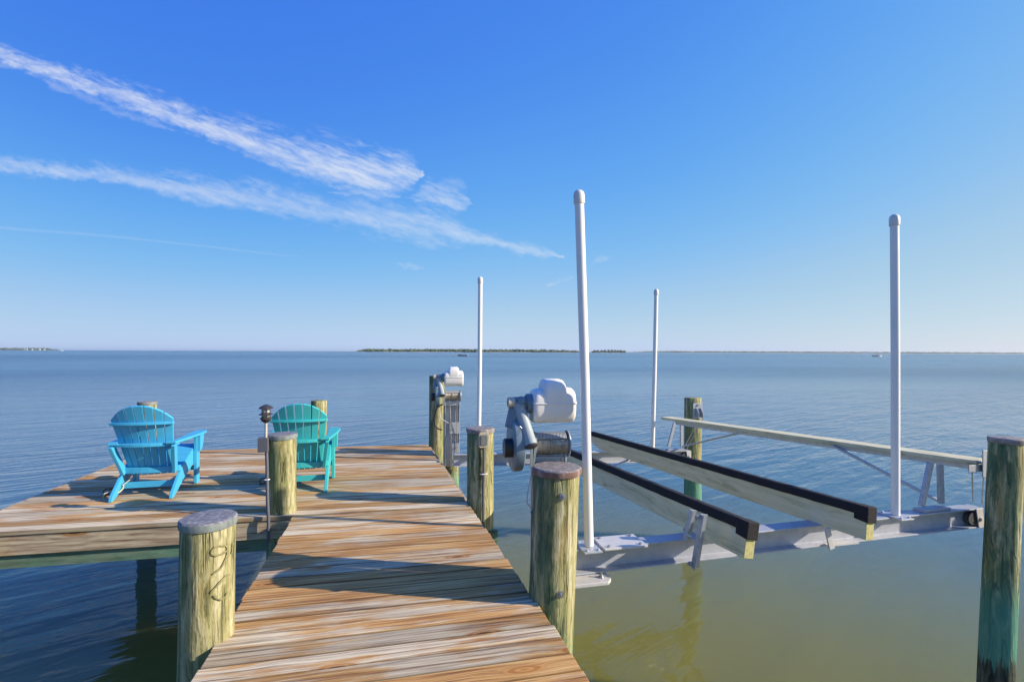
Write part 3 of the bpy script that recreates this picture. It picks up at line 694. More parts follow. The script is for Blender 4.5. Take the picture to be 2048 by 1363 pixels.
for k in range(4):
    a = k * math.pi / 2 + .4; bm = new(); x, y = X0 + .034 * math.cos(a), Y0_ + .034 * math.sin(a)
    tube(bm, [(x, y, lz(813)), (x, y, lz(839))], .0035, 6); obj('post', bm, M_lamp, t)
bm = new(); lathe(bm, [(0, lz(837)), (.05, lz(837)), (.034, lz(842)), (.016, lz(845)), (0, lz(846))][::-1], (X0, Y0_, 0), n=24); obj('base_cup', bm, M_lamp, t, smooth=R(35))
bm = new(); tube(bm, [(X0, Y0_, lz(845)), (X0, Y0_, lz(876))], .0115, 10); obj('stem', bm, M_beige, t, smooth=R(60))
bx = atv(527, 888, 4.93); bm = new(); box(bm, (bx.x - .043, bx.y - .03, lz(903)), (bx.x + .043, bx.y + .035, lz(874))); obj('junction_box', bm, M_conduit, t, bevel=.005)
bm = new(); pc = [atv(533, 903, 4.94), atv(534, 925, 4.93), atv(535, 1000, 4.90), atv(537, 1040, 4.87), atv(537, 1083, 4.87)]; tube(bm, pc, .0145, 10); obj('conduit', bm, M_conduit, t, smooth=R(60))
bm = new(); q = atv(534, 958, 4.91); tube(bm, [q + Vector((-.02, 0, 0)), q + Vector((-.01, -.018, 0)), q + Vector((.012, -.018, 0)), q + Vector((.022, .0, 0))], .005, 6); obj('strap', bm, M_pvc, t)

# ------------------------------------------------------------ chairs
def chair(loc, rz, mt, name_label):
    """local frame: +y is where the sitter looks, origin between the rear feet"""
    t = thing('adirondack_chair', loc, name_label, 'chair', 'plastic adirondack chairs on the platform', rz)
    def part(nm, bm, bev=.004, sm=None, par=None): return obj(nm, bm, mt, par or t, bevel=bev, smooth=sm, world_space=False)
    for s in (-1, 1):
        # long slanted rear leg / seat rail, pointed at the foot
        x = s * .262; poly = [(.0, .0), (.055, .0), (.19, .125), (.48, .30), (.70, .375), (.70, .27), (.52, .215)]
        poly = [(-.005, .0), (.035, .0), (.33, .135), (.70, .265), (.70, .375), (.60, .378), (.24, .235), (.02, .055)]
        bm = new(); Mx = Matrix(((0, 0, 1, x - .016), (1, 0, 0, 0), (0, 1, 0, 0), (0, 0, 0, 1))); prism(bm, poly, 0, .032, Mx); part('seat_rail', bm)
        bm = new(); x1 = s * .297; box(bm, (x1 - .017, .585, 0), (x1 + .017, .675, .548)); part('front_leg', bm)
        # arm bracket
        bm = new(); Mx = Matrix(((0, 0, 1, x1 + s * .018 - .0), (1, 0, 0, 0), (0, 1, 0, 0), (0, 0, 0, 1)))
        pl = [(.60, .547), (.72, .547), (.715, .50), (.695, .44), (.66, .38), (.60, .36)]
        prism(bm, pl, *((0, .03) if s > 0 else (-.03, 0)), Mx); part('arm_bracket', bm)
        # arm: paddle widening to the front
        out = [(.205, .02), (.30, .02), (.33, .20), (.365, .50), (.375, .66), (.362, .755), (.33, .78), (.265, .775), (.245, .75), (.242, .53), (.255, .30), (.245, .10)]
        bm = new(); Mx = Matrix(((s, 0, 0, 0), (0, 1, 0, 0), (0, 0, 1, .549), (0, 0, 0, 1))); prism(bm, out, 0, .026, Mx); part('armrest', bm, .006)
        # brace from the arm rail down to the lower back rail
        bm = new(); bar(bm, (s * .275, .045, .545), (s * .228, .20, .235), .034, .075, upv=(0, 1, .3)); part('back_support', bm)
    # seat slats
    bm = new(); n = 6
    for k in range(n):
        y0 = .235 + k * .083; f = lambda y: .235 + (y - .24) * .40 + (0 if y < .6 else -(y - .6) ** 2 * 1.2)
        hexa(bm, [(-.275, y0, f(y0)), (.275, y0, f(y0)), (.275, y0 + .076, f(y0 + .076)), (-.275, y0 + .076, f(y0 + .076)),
                  (-.275, y0, f(y0) + .022), (.275, y0, f(y0) + .022), (.275, y0 + .076, f(y0 + .076) + .022), (-.275, y0 + .076, f(y0 + .076) + .022)])
    part('seat', bm)
    # fanned curved back, seven slats with an arched top
    def bp(u, h):
        """u -1..1 across, h height along the back 0..1 -> point; back leans and is gently dished"""
        wdt = .200 + .095 * h; x = u * wdt; y = .235 - .30 * h - .05 * (1 - u * u) * .8 + .03; z = .205 + .74 * h
        return Vector((x, y, z))
    bm = new(); N = 7
    for k in range(N):
        u0 = -1 + 2 * k / N + .022; u1 = -1 + 2 * (k + 1) / N - .022
        rows = []
        for j in range(9):
            hb = j / 8
            row = []
            for u in (u0, u1):
                top = 1.0 - .20 * abs(u) ** 2.2; row.append(bp(u, hb * top))
            rows.append(row)
        off = Vector((0, .021, .009)); V = [[bm.verts.new(a), bm.verts.new(b_), bm.verts.new(b_ + off), bm.verts.new(a + off)] for a, b_ in rows]
        for a, b_ in zip(V, V[1:]):
            for q in range(4): bm.faces.new([a[q], a[(q + 1) % 4], b_[(q + 1) % 4], b_[q]])
        bm.faces.new(V[0][::-1]); bm.faces.new(V[-1])
    part('backrest', bm, .003)
    # rails behind the back
    def rail(nm, h, half, dpt, hgt, back=.0, bow=.0):
        bm = new(); n = 8; L = []
        for i in range(n + 1):
            u = -1 + 2 * i / n; c_ = bp(max(-1, min(1, u * .98)), h); x = u * half
            y1 = c_.y - .003 - back * 0; y0 = y1 - dpt + bow * (u * u)
            L.append([bm.verts.new(q) for q in ((x, y0, c_.z - hgt / 2), (x, y1, c_.z - hgt / 2), (x, y1, c_.z + hgt / 2), (x, y0, c_.z + hgt / 2))])
        for a, b_ in zip(L, L[1:]):
            for q in range(4): bm.faces.new([a[q], a[(q + 1) % 4], b_[(q + 1) % 4], b_[q]])
        bm.faces.new(L[0][::-1]); bm.faces.new(L[-1]); part(nm, bm, .004)
    rail('upper_rail', .755, .282, .032, .026, bow=.012)
    rail('arm_rail', .455, .300, .075, .032, bow=.03)
    rail('lower_rail', .075, .272, .030, .060)
    bm = new(); box(bm, (-.246, .215, .075), (.246, .245, .135)); part('stretcher', bm)
    bm = new(); box(bm, (-.279, .60, .15), (.279, .625, .20)); part('front_stretcher', bm)
    return t
cA = atz(222, 1003, 0); cB = atz(340, 998, 0); mid = (cA + cB) / 2
ch1 = chair((mid.x, mid.y, .003), math.atan2(cB.y - cA.y, cB.x - cA.x) + R(5), M_blue, 'sky blue adirondack chair seen from behind, left on the platform')
q = atz(651, 984, 0); rz2 = R(2.5)
ch2 = chair((q.x - .262 * math.cos(rz2), q.y - .262 * math.sin(rz2), .003), rz2, M_teal, 'teal green adirondack chair partly behind the corner piling')
# mooring line on the blue chair's foot, and the two dock cleats
t = thing('rope', cA, 'pale rope looped round the left foot of the blue chair', 'rope')
bm = new(); pts = []
for k in range(40):
    a = k / 39 * math.pi * 5; pts.append(Vector((mid.x - .262, mid.y + .16, .085)) + Vector((math.cos(a) * .032, math.sin(a) * .05, math.sin(a) * .03 + .012 * k / 39)))
tube(bm, pts, .006, 6); obj('loop', bm, M_rope, t, smooth=R(60))
bm = new(); tube(bm, [Vector((mid.x - .24, mid.y + .17, .12)), Vector((mid.x - .17, mid.y + .27, .19)), Vector((mid.x - .14, mid.y + .36, .235))], .005, 6)
tube(bm, [Vector((mid.x - .29, mid.y + .12, .09)), Vector((mid.x - .35, mid.y + .07, .07)), atz(205, 996, .01)], .005, 6); obj('tail', bm, M_rope, t)
for px, py, lb in ((210, 990, 'small rusty tie-down ring on the boards at the blue chair'), (522, 968, 'small rusty tie-down ring left of the corner piling')):
    o = atz(px, py, 0); t = thing('tie_down_ring', o, lb, 'ring', 'rusty tie-down rings')
    bm = new(); lathe(bm, [(0, 0), (.02, 0), (.02, .006), (.008, .012), (0, .012)], o, n=14); obj('base', bm, M_rust, t)
    bm = new(); tube(bm, [o + Vector((.03 * math.cos(a) + .02, .01 + .02 * math.cos(a), .036 + .03 * math.sin(a))) for a in [k / 14 * 6.283 for k in range(15)]], .006, 6); obj('ring', bm, M_rust, t, smooth=R(60))
    bm = new(); tube(bm, [o + Vector((.03, .02, .05)), o + Vector((.09, .06, .085)), o + Vector((.12, .10, .10))], .008, 6); obj('shackle', bm, M_rust, t)

# ------------------------------------------------------------ boat lift cradle
LT = thing('boat_lift_cradle', (3., 5.2, -.02), 'aluminium boat lift cradle with two carpeted bunks, white guide poles and a side catwalk', 'boat lift')
fb0, fb1 = Vector((.917, 3.044, .24)), Vector((4.69, 3.15, .24))
bb0, bb1 = Vector((.795, 6.79, .1125)), Vector((4.35, 6.75, .025))
def ibeam(H_, Wd, tf, tw): return [(-Wd / 2, -H_), (Wd / 2, -H_), (Wd / 2, -H_ + tf), (tw / 2, -H_ + tf + .006), (tw / 2, -tf - .006), (Wd / 2, -tf), (Wd / 2, 0), (-Wd / 2, 0), (-Wd / 2, -tf), (-tw / 2, -tf - .006), (-tw / 2, -H_ + tf + .006), (-Wd / 2, -H_ + tf)]
bm = new(); sweep(bm, ibeam(.158, .116, .010, .008), fb0, fb1); obj('cross_beam', bm, M_beam, LT, bevel=.002)
bm = new(); sweep(bm, ibeam(.164, .12, .010, .008), bb0, bb1); obj('cross_beam', bm, M_beam, LT, bevel=.002)
def onf(x, z=0, dy=0): f = (x - fb0.x) / (fb1.x - fb0.x); return Vector((x, fb0.y + (fb1.y - fb0.y) * f + dy, .24 + z))
def onb(x, z=0, dy=0): f = (x - bb0.x) / (bb1.x - bb0.x); return Vector((x, bb0.y + (bb1.y - bb0.y) * f + dy, .1125 - .0875 * f + z))
def bolt(bm, p, n_=(0, 0, 1), r_=.011):
    lathe(bm, [(0, 0), (r_ * 1.5, 0), (r_ * 1.5, .003), (0, .003)], p, n_, 14); lathe(bm, [(0, .003), (r_, .003), (r_, .011), (0, .011)], p, n_, 6)
# end plates of the beams with pulley cheeks
for f_, x in ((onf, 4.66), (onb, 4.32)):
    a = f_(x); bm = new(); box(bm, (a.x - .012, a.y - .055, a.z - .15), (a.x + .03, a.y + .055, a.z - .012)); obj('end_plate', bm, M_alum, LT, bevel=.003)
    bm = new(); lathe(bm, [(0, -.02), (.05, -.02), (.042, 0), (.05, .02), (0, .02)], (a.x - .075, a.y - .036, a.z - .08), (0, 1, 0), 20); obj('cable_pulley', bm, M_darkend, LT, smooth=R(40))
    bm = new(); hexa(bm, [(a.x - .03, a.y - .067, a.z - .155), (a.x + .03, a.y - .067, a.z - .155), (a.x + .03, a.y - .060, a.z - .155), (a.x - .03, a.y - .060, a.z - .155), (a.x - .06, a.y - .067, a.z - .0), (a.x + .01, a.y - .067, a.z - .0), (a.x + .01, a.y - .060, a.z - .0), (a.x - .06, a.y - .060, a.z - .0)])
    bolt(bm, (a.x - .01, a.y - .068, a.z - .085), (0, -1, 0), .012); obj('pulley_cheek', bm, M_alum, LT, bevel=.002)
# wide plate on the near beam, hanger plate under it
a = onf(1.44, .003); bm = new(); box(bm, (1.30, a.y - .12, a.z), (1.60, a.y + .09, a.z + .013)); obj('top_plate', bm, M_alum, LT, bevel=.003)
bm = new()
for dx, dy in ((-.10, -.09), (.12, -.09), (-.10, .06), (.12, .06)):
    bm = new(); bolt(bm, (a.x + dx, a.y + dy, a.z + .0135), r_=.008); obj('bolt', bm, M_bolt, LT)
a = onf(1.16, -.158); bm = new(); prism(bm, [(.89, a.y - .17), (1.30, a.y - .17), (1.335, a.y - .13), (1.335, a.y + .06), (.89, a.y + .06)], a.z - .026, a.z - .004, Matrix.Identity(4)); obj('hanger_plate', bm, M_alum, LT, bevel=.003)
for dx in (-.09, .12):
    bm = new(); lathe(bm, [(0, 0), (.022, 0), (.022, .004), (.014, .004), (.014, .014), (.007, .014), (.007, .034), (0, .034)], (a.x + dx, a.y - .105, a.z - .0035), n=8); obj('bolt', bm, M_bolt, LT)
a = onb(1.96, -.164); bm = new(); box(bm, (1.85, a.y - .15, a.z + .02), (1.98, a.y - .062, a.z + .095)); obj('hanger_plate', bm, M_galv, LT, bevel=.003)

# bunks: doubled boards on edge, carpet strip on top
def bunk(n0, n1, zt0, zt1, hgt, wdt, tilt, label=None):
    """n0 near end, n1 far end (x,y) at the bottom centre"""
    p, q = Vector((n0[0], n0[1], zt0)), Vector((n1[0], n1[1], zt1)); tdir = (q - p).normalized()
    s = tdir.cross(Vector((0, 0, 1))).normalized(); u = s.cross(tdir).normalized()
    s = s * math.cos(tilt) + u * math.sin(tilt); u = s.cross(tdir).normalized()
    B_ = thing_part = bpy.data.objects.new('bunk', None)
    # far-end undercut taper
    def sec(o, wd, lo, hi): return [o - s * wd / 2 + u * lo, o + s * wd / 2 + u * lo, o + s * wd / 2 + u * hi, o - s * wd / 2 + u * hi]
    bpy.data.objects.remove(B_)
    bm = new(); st = [(0, 0), (.25, 0), (1.0, 0), (.0, 0)]
    L = (q - p).length; secs = [sec(p, wdt, 0, hgt), sec(p + tdir * (L - .35), wdt, 0, hgt), sec(q, wdt, hgt * .38, hgt)]
    V = [[bm.verts.new(c_) for c_ in k] for k in secs]
    for a_, b_ in zip(V, V[1:]):
        for k in range(4): bm.faces.new([a_[k], a_[(k + 1) % 4], b_[(k + 1) % 4], b_[k]])
    e0 = bm.faces.new(V[0][::-1]); bm.faces.new(V[-1]); e0.material_index = 1
    o = obj('bunk', bm, [M_bunk, M_bunk_end], LT, bevel=.003)
    if label: o['label'] = label
    bm = new(); wd = wdt + .012; N = 60; prev = None
    # carpet wraps over the top and down the sides, with a folded flap at the near end
    rr = random.Random(int(n0[0] * 100)); rows = []
    prof = [(-.5, -.05), (-.5, -.02), (-.5, .004), (-.42, .010), (-.2, .013), (.2, .013), (.42, .010), (.5, .004), (.5, -.02), (.5, -.05)]
    for i in range(N + 1):
        o_ = p - tdir * .004 + tdir * (L + .008) * i / N
        j = [rr.uniform(-.0015, .0015) for _ in prof]
        rows.append([bm.verts.new(o_ + s * (a_ * wd + j[k]) + u * (hgt + b_ + j[k])) for k, (a_, b_) in enumerate(prof)])
    for a_, b_ in zip(rows, rows[1:]):
        for k in range(len(prof) - 1): bm.faces.new([a_[k], a_[k + 1], b_[k + 1], b_[k]])
        bm.faces.new([a_[-1], a_[0], b_[0], b_[-1]])
    bm.faces.new(rows[0]); bm.faces.new(rows[-1][::-1])
    obj('carpet', bm, M_carpet, o, smooth=R(50))
    bm = new(); c0 = p - tdir * .012; hexa(bm, [c0 - s * wd * .53 + u * (hgt - .095), c0 + s * wd * .53 + u * (hgt - .095), c0 + tdir * .10 + s * wd * .53 + u * (hgt - .085), c0 + tdir * .10 - s * wd * .53 + u * (hgt - .085),
        c0 - s * wd * .53 + u * (hgt + .012), c0 + s * wd * .53 + u * (hgt + .012), c0 + tdir * .10 + s * wd * .53 + u * (hgt + .014), c0 + tdir * .10 - s * wd * .53 + u * (hgt + .014)])
    obj('carpet_flap', bm, M_carpet, o, bevel=.006)
    return o, s, u, tdir
b1 = bunk((3.115, 2.72), (2.82, 6.86), .243, .117, .209, .070, R(-6), 'right bunk, nearer the catwalk')
b2 = bunk((2.11, 2.64), (1.87, 6.86), .243, .117, .209, .070, R(-10), 'left bunk, nearer the walkway')
# angle uprights clamping the near ends of the bunks to the beam
def angle_iron(p, q, w1, nm, m_, facing=(0, -1, 0), th=.007):
    p, q = Vector(p), Vector(q); bm = new(); sweep(bm, [(0, 0), (w1, 0), (w1, th), (th, th), (th, w1 * .8), (0, w1 * .8)], p, q, upv=facing); return obj(nm, bm, m_, LT, bevel=.0015)
dd = 3.16
a, c_ = atd(1381, 1133, dd), atd(1399, 1026, dd - .0); angle_iron(a, c_, .055, 'bunk_bracket', M_alum_d)
a, c_ = atd(1364, 1078, dd + .15), atd(1378, 1017, dd + .15); angle_iron(a, c_, .055, 'bunk_bracket', M_alum_d)
bm = new(); bolt(bm, atd(1394, 1033, dd - .012), (0, -1, 0), .011); obj('bolt', bm, M_bolt, LT)
bm = new(); bolt(bm, atd(1379, 1126, dd - .012), (0, -1, 0), .010); obj('bolt', bm, M_bolt, LT)
bm = new(); tube(bm, [atd(1384, 1074, dd), atd(1368, 1066, dd + .1)], .007, 8); obj('bracket_pin', bm, M_bolt, LT)
dd = 3.58
a, c_ = atd(1664, 1097, dd), atd(1654, 1055, dd); bm = new(); bar(bm, a, c_, .045, .012, upv=(0, 1, 0)); obj('bunk_bracket', bm, M_alum, LT, bevel=.002)
a = onf(3.22, -.003); bm = new(); box(bm, (3.07, a.y - .11, .097), (3.34, a.y - .060, .105)); obj('bunk_foot', bm, M_alum, LT)
# far bunk brackets
for x in (1.92, 2.87):
    a = onb(x, -.05, -.05); bm = new(); bar(bm, a, a + Vector((.0, 0, .2)), .05, .05); obj('bunk_bracket', bm, M_alum, LT, bevel=.002)
# diagonal tie near the back beam
bm = new(); bar(bm, atd(1222, 934, 6.1), atd(1262, 917, 6.4), .04, .012); obj('tie_bar', bm, M_alum, LT)

# guide poles
def pole(base, top, fn, r_=.030):
    base, top = Vector(base), Vector(top); base.z = fn(base.x).z + .012; top.x += .0
    bm = new(); tube(bm, [base, base.lerp(top, .5) + Vector((.004, 0, 0)), top], r_, 20); o = obj('guide_pole', bm, M_pvc, LT, smooth=R(50))
    dr = (top - base).normalized(); bm = new(); lathe(bm, [(r_ * 1.02, -.055), (r_ * 1.17, -.055), (r_ * 1.2, -.05), (r_ * 1.2, .0), (r_ * 1.05, .018), (r_ * .6, .03), (0, .034)], top, dr, 20); obj('pole_cap', bm, M_pvccap, o, smooth=R(45))
    bm = new(); box(bm, (base.x - .07, base.y - .105, base.z - .012), (base.x + .05, base.y + .10, base.z - .002))
    for dx, dy in ((-.045, -.08), (.03, -.08), (-.045, .07), (.03, .07)): bolt(bm, (base.x + dx, base.y + dy, base.z - .002), r_=.009)
    obj('pole_foot', bm, M_galv, o, bevel=.002)
v = 3.03
pole(atv(1178, 1096, v), atv(1158, 390, v), onf); v = 3.09
pole(atv(1791, 1025, v), atv(1789, 437, v), onf)
v = 6.74
pole(atv(957, 905, v), atv(960.5, 558, v), onb); v = 6.73
pole(atv(1305, 896, v), atv(1312.5, 582, v), onb)

# catwalk plank on A-frames along the right side
nl, nr, fl = atz(1953, 921, .61), atz(1979, 917, .61), atz(1322, 833.5, .552)
dirp = (fl - nl).normalized(); sp = (nr - nl); sp = Vector((dirp.y, -dirp.x, 0)) * .20
T = .036
bm = new(); f1 = fl + sp * .9
hexa(bm, [nl + Vector((0, 0, -T)), nl + sp + Vector((0, 0, -T)), f1 + Vector((0, 0, -T)), fl + Vector((0, 0, -T)), nl, nl + sp, f1, fl])
o = obj('catwalk_plank', bm, M_plank, LT, bevel=.003)
def along(t_, side=0., dz=0.): return nl.lerp(fl, t_) + sp * side + Vector((0, 0, dz))
# stiffener angle under the plank
bm = new(); bar(bm, along(.01, .16, -T - .024), along(.93, .16, -T - .024), .008, .044); bar(bm, along(.01, .22, -T - .006), along(.93, .22, -T - .006), .06, .006); obj('plank_stiffener', bm, M_galv, LT)
def aframe(fn, legs, foot, wide):
    a, b = foot; bm = new(); bar(bm, fn(a, .012), fn(b, .012), .085, .020); obj('frame_foot', bm, M_alum_d, LT, bevel=.002)
    for p, q in legs:
        bm = new(); bar(bm, p, q, wide, .028, upv=(0, 1, 0)); obj('frame_leg', bm, M_alum_d, LT, bevel=.002)
f1_, f2_ = onf(4.06).y, onf(4.3).y
def lean(px0, py0, v0, px1, py1, v1): return atv(px0, py0, v0), atv(px1, py1, v1)
xa, xb = atv(1836, 1015, f1_).x, atv(1893, 1010, f1_).x
aframe(onf, [lean(1843, 1011, f1_ - .02, 1861, 924, f1_ + .01), lean(1882, 1006, f2_ + .01, 1880, 928, f2_ + .03)], (xa, xb), .044)
g_ = onb(3.9).y; xa, xb = atv(1334, 893, g_).x, atv(1366, 893, g_).x
aframe(onb, [lean(1337, 893, g_ - .02, 1349, 846, g_), lean(1363, 893, g_ - .02, 1363, 850, g_)], (xa, xb), .042)
bm = new(); bar(bm, atv(1884, 1004, f2_ + .05), along(.33, .12, -T - .01), .032, .02); obj('brace', bm, M_galv, LT, bevel=.002)
bm = new(); bar(bm, atv(1366, 892, g_ - .05), along(.62, .12, -T - .01), .034, .02); obj('brace', bm, M_galv, LT, bevel=.002)
bm = new(); tube(bm, [along(.01, .1, -.02) + Vector((0, -.012, 0)), along(.0, .22, -.012) + Vector((0, -.02, 0))], .012, 8); obj('end_screw', bm, M_bolt, LT)

# steel cable brackets on the right pilings with hanging wire ropes
def cable_bracket(pc, face, z0, z1, wd, lb, cab, ends):
    t = thing('cable_bracket', (pc[0], pc[1], z0), lb, 'bracket', 'cable brackets on the outer pilings')
    n_ = Vector(face).normalized(); s_ = Vector((0, 0, 1)).cross(n_)
    Mb = Matrix(((s_.x, 0, n_.x, pc[0]), (s_.y, 0, n_.y, pc[1]), (0, 1, 0, 0), (0, 0, 0, 1)))
    bm = new(); prism(bm, [(-wd, z0), (wd, z0), (wd, z1), (-wd, z1)], -.004, .008, Mb); obj('back_plate', bm, M_galv, t, bevel=.002)
    for q in (-.45, .45):
        bm = new(); prism(bm, [(.008, z0 + .02), (.10, z0 + .02), (.10, z0 + .09), (.055, z0 + .15), (.008, z0 + .16)], wd * q - .004, wd * q + .004, Matrix(((n_.x, 0, s_.x, pc[0]), (n_.y, 0, s_.y, pc[1]), (0, 1, 0, 0), (0, 0, 0, 1))))
        obj('cheek', bm, M_alum_d, t, bevel=.002)
    bm = new(); bolt(bm, Mb @ Vector((0, z1 - .03, .009)), n_, .014); obj('bolt', bm, M_bolt, t)
    for a_, b_ in zip(cab, ends):
        bm = new(); tube(bm, [a_, b_], .005, 6); obj('wire_rope', bm, M_cable, t, smooth=R(60))
# near right: bracket faces the lift (-x)
t = thing('cable_bracket', atv(1972, 955, 3.10), 'blue grey steel cable bracket on the left face of the rightmost piling', 'bracket', 'cable brackets on the outer pilings')
def flat(nm, x0, y0, x1, y1, v, th, m_, par):
    a, b_ = atv(x0, y1, v), atv(x1, y0, v); bm = new(); box(bm, (a.x, a.y, a.z), (b_.x, b_.y + th, b_.z)); obj(nm, bm, m_, par, bevel=.002)
flat('back_plate', 1966, 899, 1990, 954, 3.12, .008, M_alum_d, t)
flat('cheek', 1938, 927, 1988, 944, 3.14, .006, M_alum_d, t)
flat('cheek', 1942, 925, 1988, 942, 3.21, .006, M_alum_d, t)
bm = new(); tube(bm, [atv(1944, 942, 3.17), atv(1946, 1003, 3.17)], .005, 6); obj('wire_rope', bm, M_cable, t)
bm = new(); tube(bm, [atv(1967, 953, 3.15), atv(1963, 1016, 3.15)], .005, 6); obj('wire_rope', bm, M_cable, t)
q = on_cyl(1395, 820, PF.x, PF.y, .134)
cable_bracket((q.x, q.y), (q.x - PF.x, q.y - PF.y, 0), atv(1397, 836, q.y).z, atv(1397, 806, q.y).z, .075, 'grey steel cable bracket on the piling behind the catwalk', [q + Vector((.05, -.06, -.12)), q + Vector((.0, -.06, -.12))], [onb(4.30), onb(4.24)])

# ------------------------------------------------------------ winches (built once in photo-sized units, then copied)
SX = .00342                                           # metres per unit; unit = one photo pixel at the near winch
def winch():
    t = thing('boat_lift_winch', (0, 0, 0), 'x', 'winch', 'electric winches of the boat lift')
    def V3(x, z, y=0.): return Vector(((x - 1100) * SX, y * SX, (804 - z) * SX))
    def pt(nm, bm, m_, bev=0, sm=R(40), par=None): return obj(nm, bm, m_, par or t, bevel=bev, smooth=sm, world_space=False)
    def loft(bm, st, cy, cz, ry, lo, up_, n=28, e=.62):
        """st: (x, scale, upscale); half superellipses above / below the seam"""
        rows = []
        for x, s_, hu in st:
            row = []
            for k in range(n):
                a = 2 * math.pi * k / n; cc, ss = math.cos(a), math.sin(a)
                yy = math.copysign(abs(cc) ** e, cc) * ry * s_; zz = math.copysign(abs(ss) ** e, ss) * (hu if ss > 0 else lo * s_)
                row.append(bm.verts.new(V3(x, cz - zz, cy + yy)))
            rows.append(row)
        for a_, b_ in zip(rows, rows[1:]):
            for k in range(n): bm.faces.new([a_[k], a_[(k + 1) % n], b_[(k + 1) % n], b_[k]])
        bm.faces.new(rows[0][::-1]); bm.faces.new(rows[-1])
    bm = new()
    loft(bm, [(1063, .90, 12), (1064, .95, 20), (1067, .99, 25), (1072, 1, 27), (1136, 1, 29), (1141, .99, 28), (1144, .95, 24), (1145, .90, 16)], 2, 804, 31, 39, 28, e=.66)
    loft(bm, [(1082, .90, 30), (1083, .96, 38), (1086, 1.0, 43.5), (1090, 1.01, 45), (1117, 1.01, 45), (1122, 1.0, 43), (1125.5, .97, 37), (1127, .92, 28)], 2, 803, 31, 3, 45, e=.56)
    pt('motor_cover', bm, M_cover, sm=R(60))
    bm = new()
    loft(bm, [(1061.8, .9, 3.1), (1062.5, .98, 3.1), (1066, 1.03, 3.1), (1140, 1.04, 3.1), (1145.5, .98, 3.1), (1146.4, .9, 3.1)], 2, 804, 31.5, 3.1, 3.1, e=.66); pt('seam_band', bm, M_cover, sm=R(50))
    bm = new(); lathe(bm, [(0, -15 * SX), (19 * SX, -15 * SX), (19 * SX, -2 * SX), (11 * SX, 0), (11 * SX, 0)], V3(1068, 806, 2), (1, 0, 0), 24)
    tube(bm, [V3(1029, 803), V3(1058, 803)], 10.5 * SX, 24); lathe(bm, [(0, -2 * SX), (8 * SX, -2 * SX), (8 * SX, 3 * SX), (5.5 * SX, 4.5 * SX), (0, 4.5 * SX)], V3(1041, 799, -9), (0, -1, .5), 20)
    tube(bm, [V3(1050, 803), V3(1056, 803)], 13 * SX, 24); pt('gearbox', bm, M_gear)
    bm = new(); lathe(bm, [(8 * SX, -2 * SX), (10 * SX, -1 * SX), (10.3 * SX, 13 * SX), (0, 13 * SX)], V3(1018, 803), (1, 0, 0), 24); lathe(bm, [(0, 0), (8 * SX, 0), (8 * SX, -2 * SX)], V3(1018, 803), (1, 0, 0), 24); pt('end_cap', bm, M_beige)
    bm = new(); a, b_ = V3(1039, 812, 0), V3(1053.5, 880, -46); tube(bm, [V3(1037, 803, 4), V3(1040, 816, -4)], [13 * SX, 13.5 * SX], 24)
    tube(bm, [V3(1039.5, 815, -3), V3(1040.5, 820, -6), V3(1053.5, 879, -44)], [13.4 * SX, 10.8 * SX, 11.4 * SX], 28); pt('drive_tube', bm, M_gear_l, sm=R(50))
    dr = (V3(1053.5, 879, -44) - V3(1041, 824, -8)).normalized()
    bm = new(); lathe(bm, [(0, -.3 * SX), (12.2 * SX, -.3 * SX), (12.4 * SX, 2 * SX), (11 * SX, 3 * SX), (0, 3.2 * SX)], V3(1053.5, 879, -44), dr, 28); pt('end_disc', bm, M_darkend)
    bm = new()  # bull gear housing: a flat drum seen nearly edge on
    lathe(bm, [(0, -11 * SX), (46 * SX, -11 * SX), (52 * SX, -8 * SX), (53 * SX, 0), (52 * SX, 8 * SX), (46 * SX, 11 * SX), (0, 11 * SX)], V3(1034, 884, 8), (1, 0, 0), 40)
    tube(bm, [V3(1031, 812, 2), V3(1031, 850, 6)], [12 * SX, 19 * SX], 20); pt('gear_housing', bm, M_gear, sm=R(35))
    bm = new(); tube(bm, [V3(1034, 851, -38), V3(1036, 846, -41), V3(1032, 842, -41), V3(1031, 858, -40)], 1.2 * SX, 6); pt('grease_fitting', bm, M_bolt)
    bm = new(); lathe(bm, [(0, -10 * SX), (16.5 * SX, -10 * SX), (18 * SX, -8.5 * SX), (18 * SX, 8 * SX), (12 * SX, 10 * SX), (0, 10 * SX)], V3(1017, 888, -12), (1, 0, 0), 28)
    o = pt('knob', bm, [M_black, M_conduit], sm=R(35))
    for f in o.data.polygons:
        if f.normal.x < -.9: f.material_index = 1
    # cable drum
    prof = [(0, -33 * SX), (16 * SX, -33 * SX)]; x = -33
    while x < 31:
        r_ = 20 if x < -5 or x > -2 else 22
        prof += [((r_ - 1.1) * SX, x * SX), (r_ * SX, (x + .9) * SX), ((r_ - 1.1) * SX, (x + 1.8) * SX)]; x += 2.0
    prof += [(16 * SX, 31.5 * SX), (0, 31.5 * SX)]
    bm = new(); lathe(bm, prof, V3(1101, 884, -4), (1, 0, 0), 36); d_ = pt('drum', bm, M_cable, sm=R(70))
    # loose upper layer of wire rope criss-crossed on the top of the drum
    bm = new(); bl = new(); rr = random.Random(4)
    for k in range(22):
        x = 1070 + k * 2.8; pts = []
        for j in range(9):
            a = R(35 + 110 * j / 8); pts.append(V3(x + j * .7 - 3, 884 - 22.3 * math.sin(a), -4 - 22.3 * math.cos(a)))
        tube(bm, pts, 1.25 * SX, 6)
        pts = []
        for j in range(5):
            a = R(-100 - 25 + 50 * j / 4); pts.append(V3(x - j * .5, 884 - 21.6 * math.sin(a), -4 - 21.6 * math.cos(a)))
        tube(bl, pts, 1.2 * SX, 6)
    pt('top_wraps', bm, M_galv, sm=R(70), par=d_); pt('bottom_wraps', bl, M_galv, sm=R(70), par=d_)
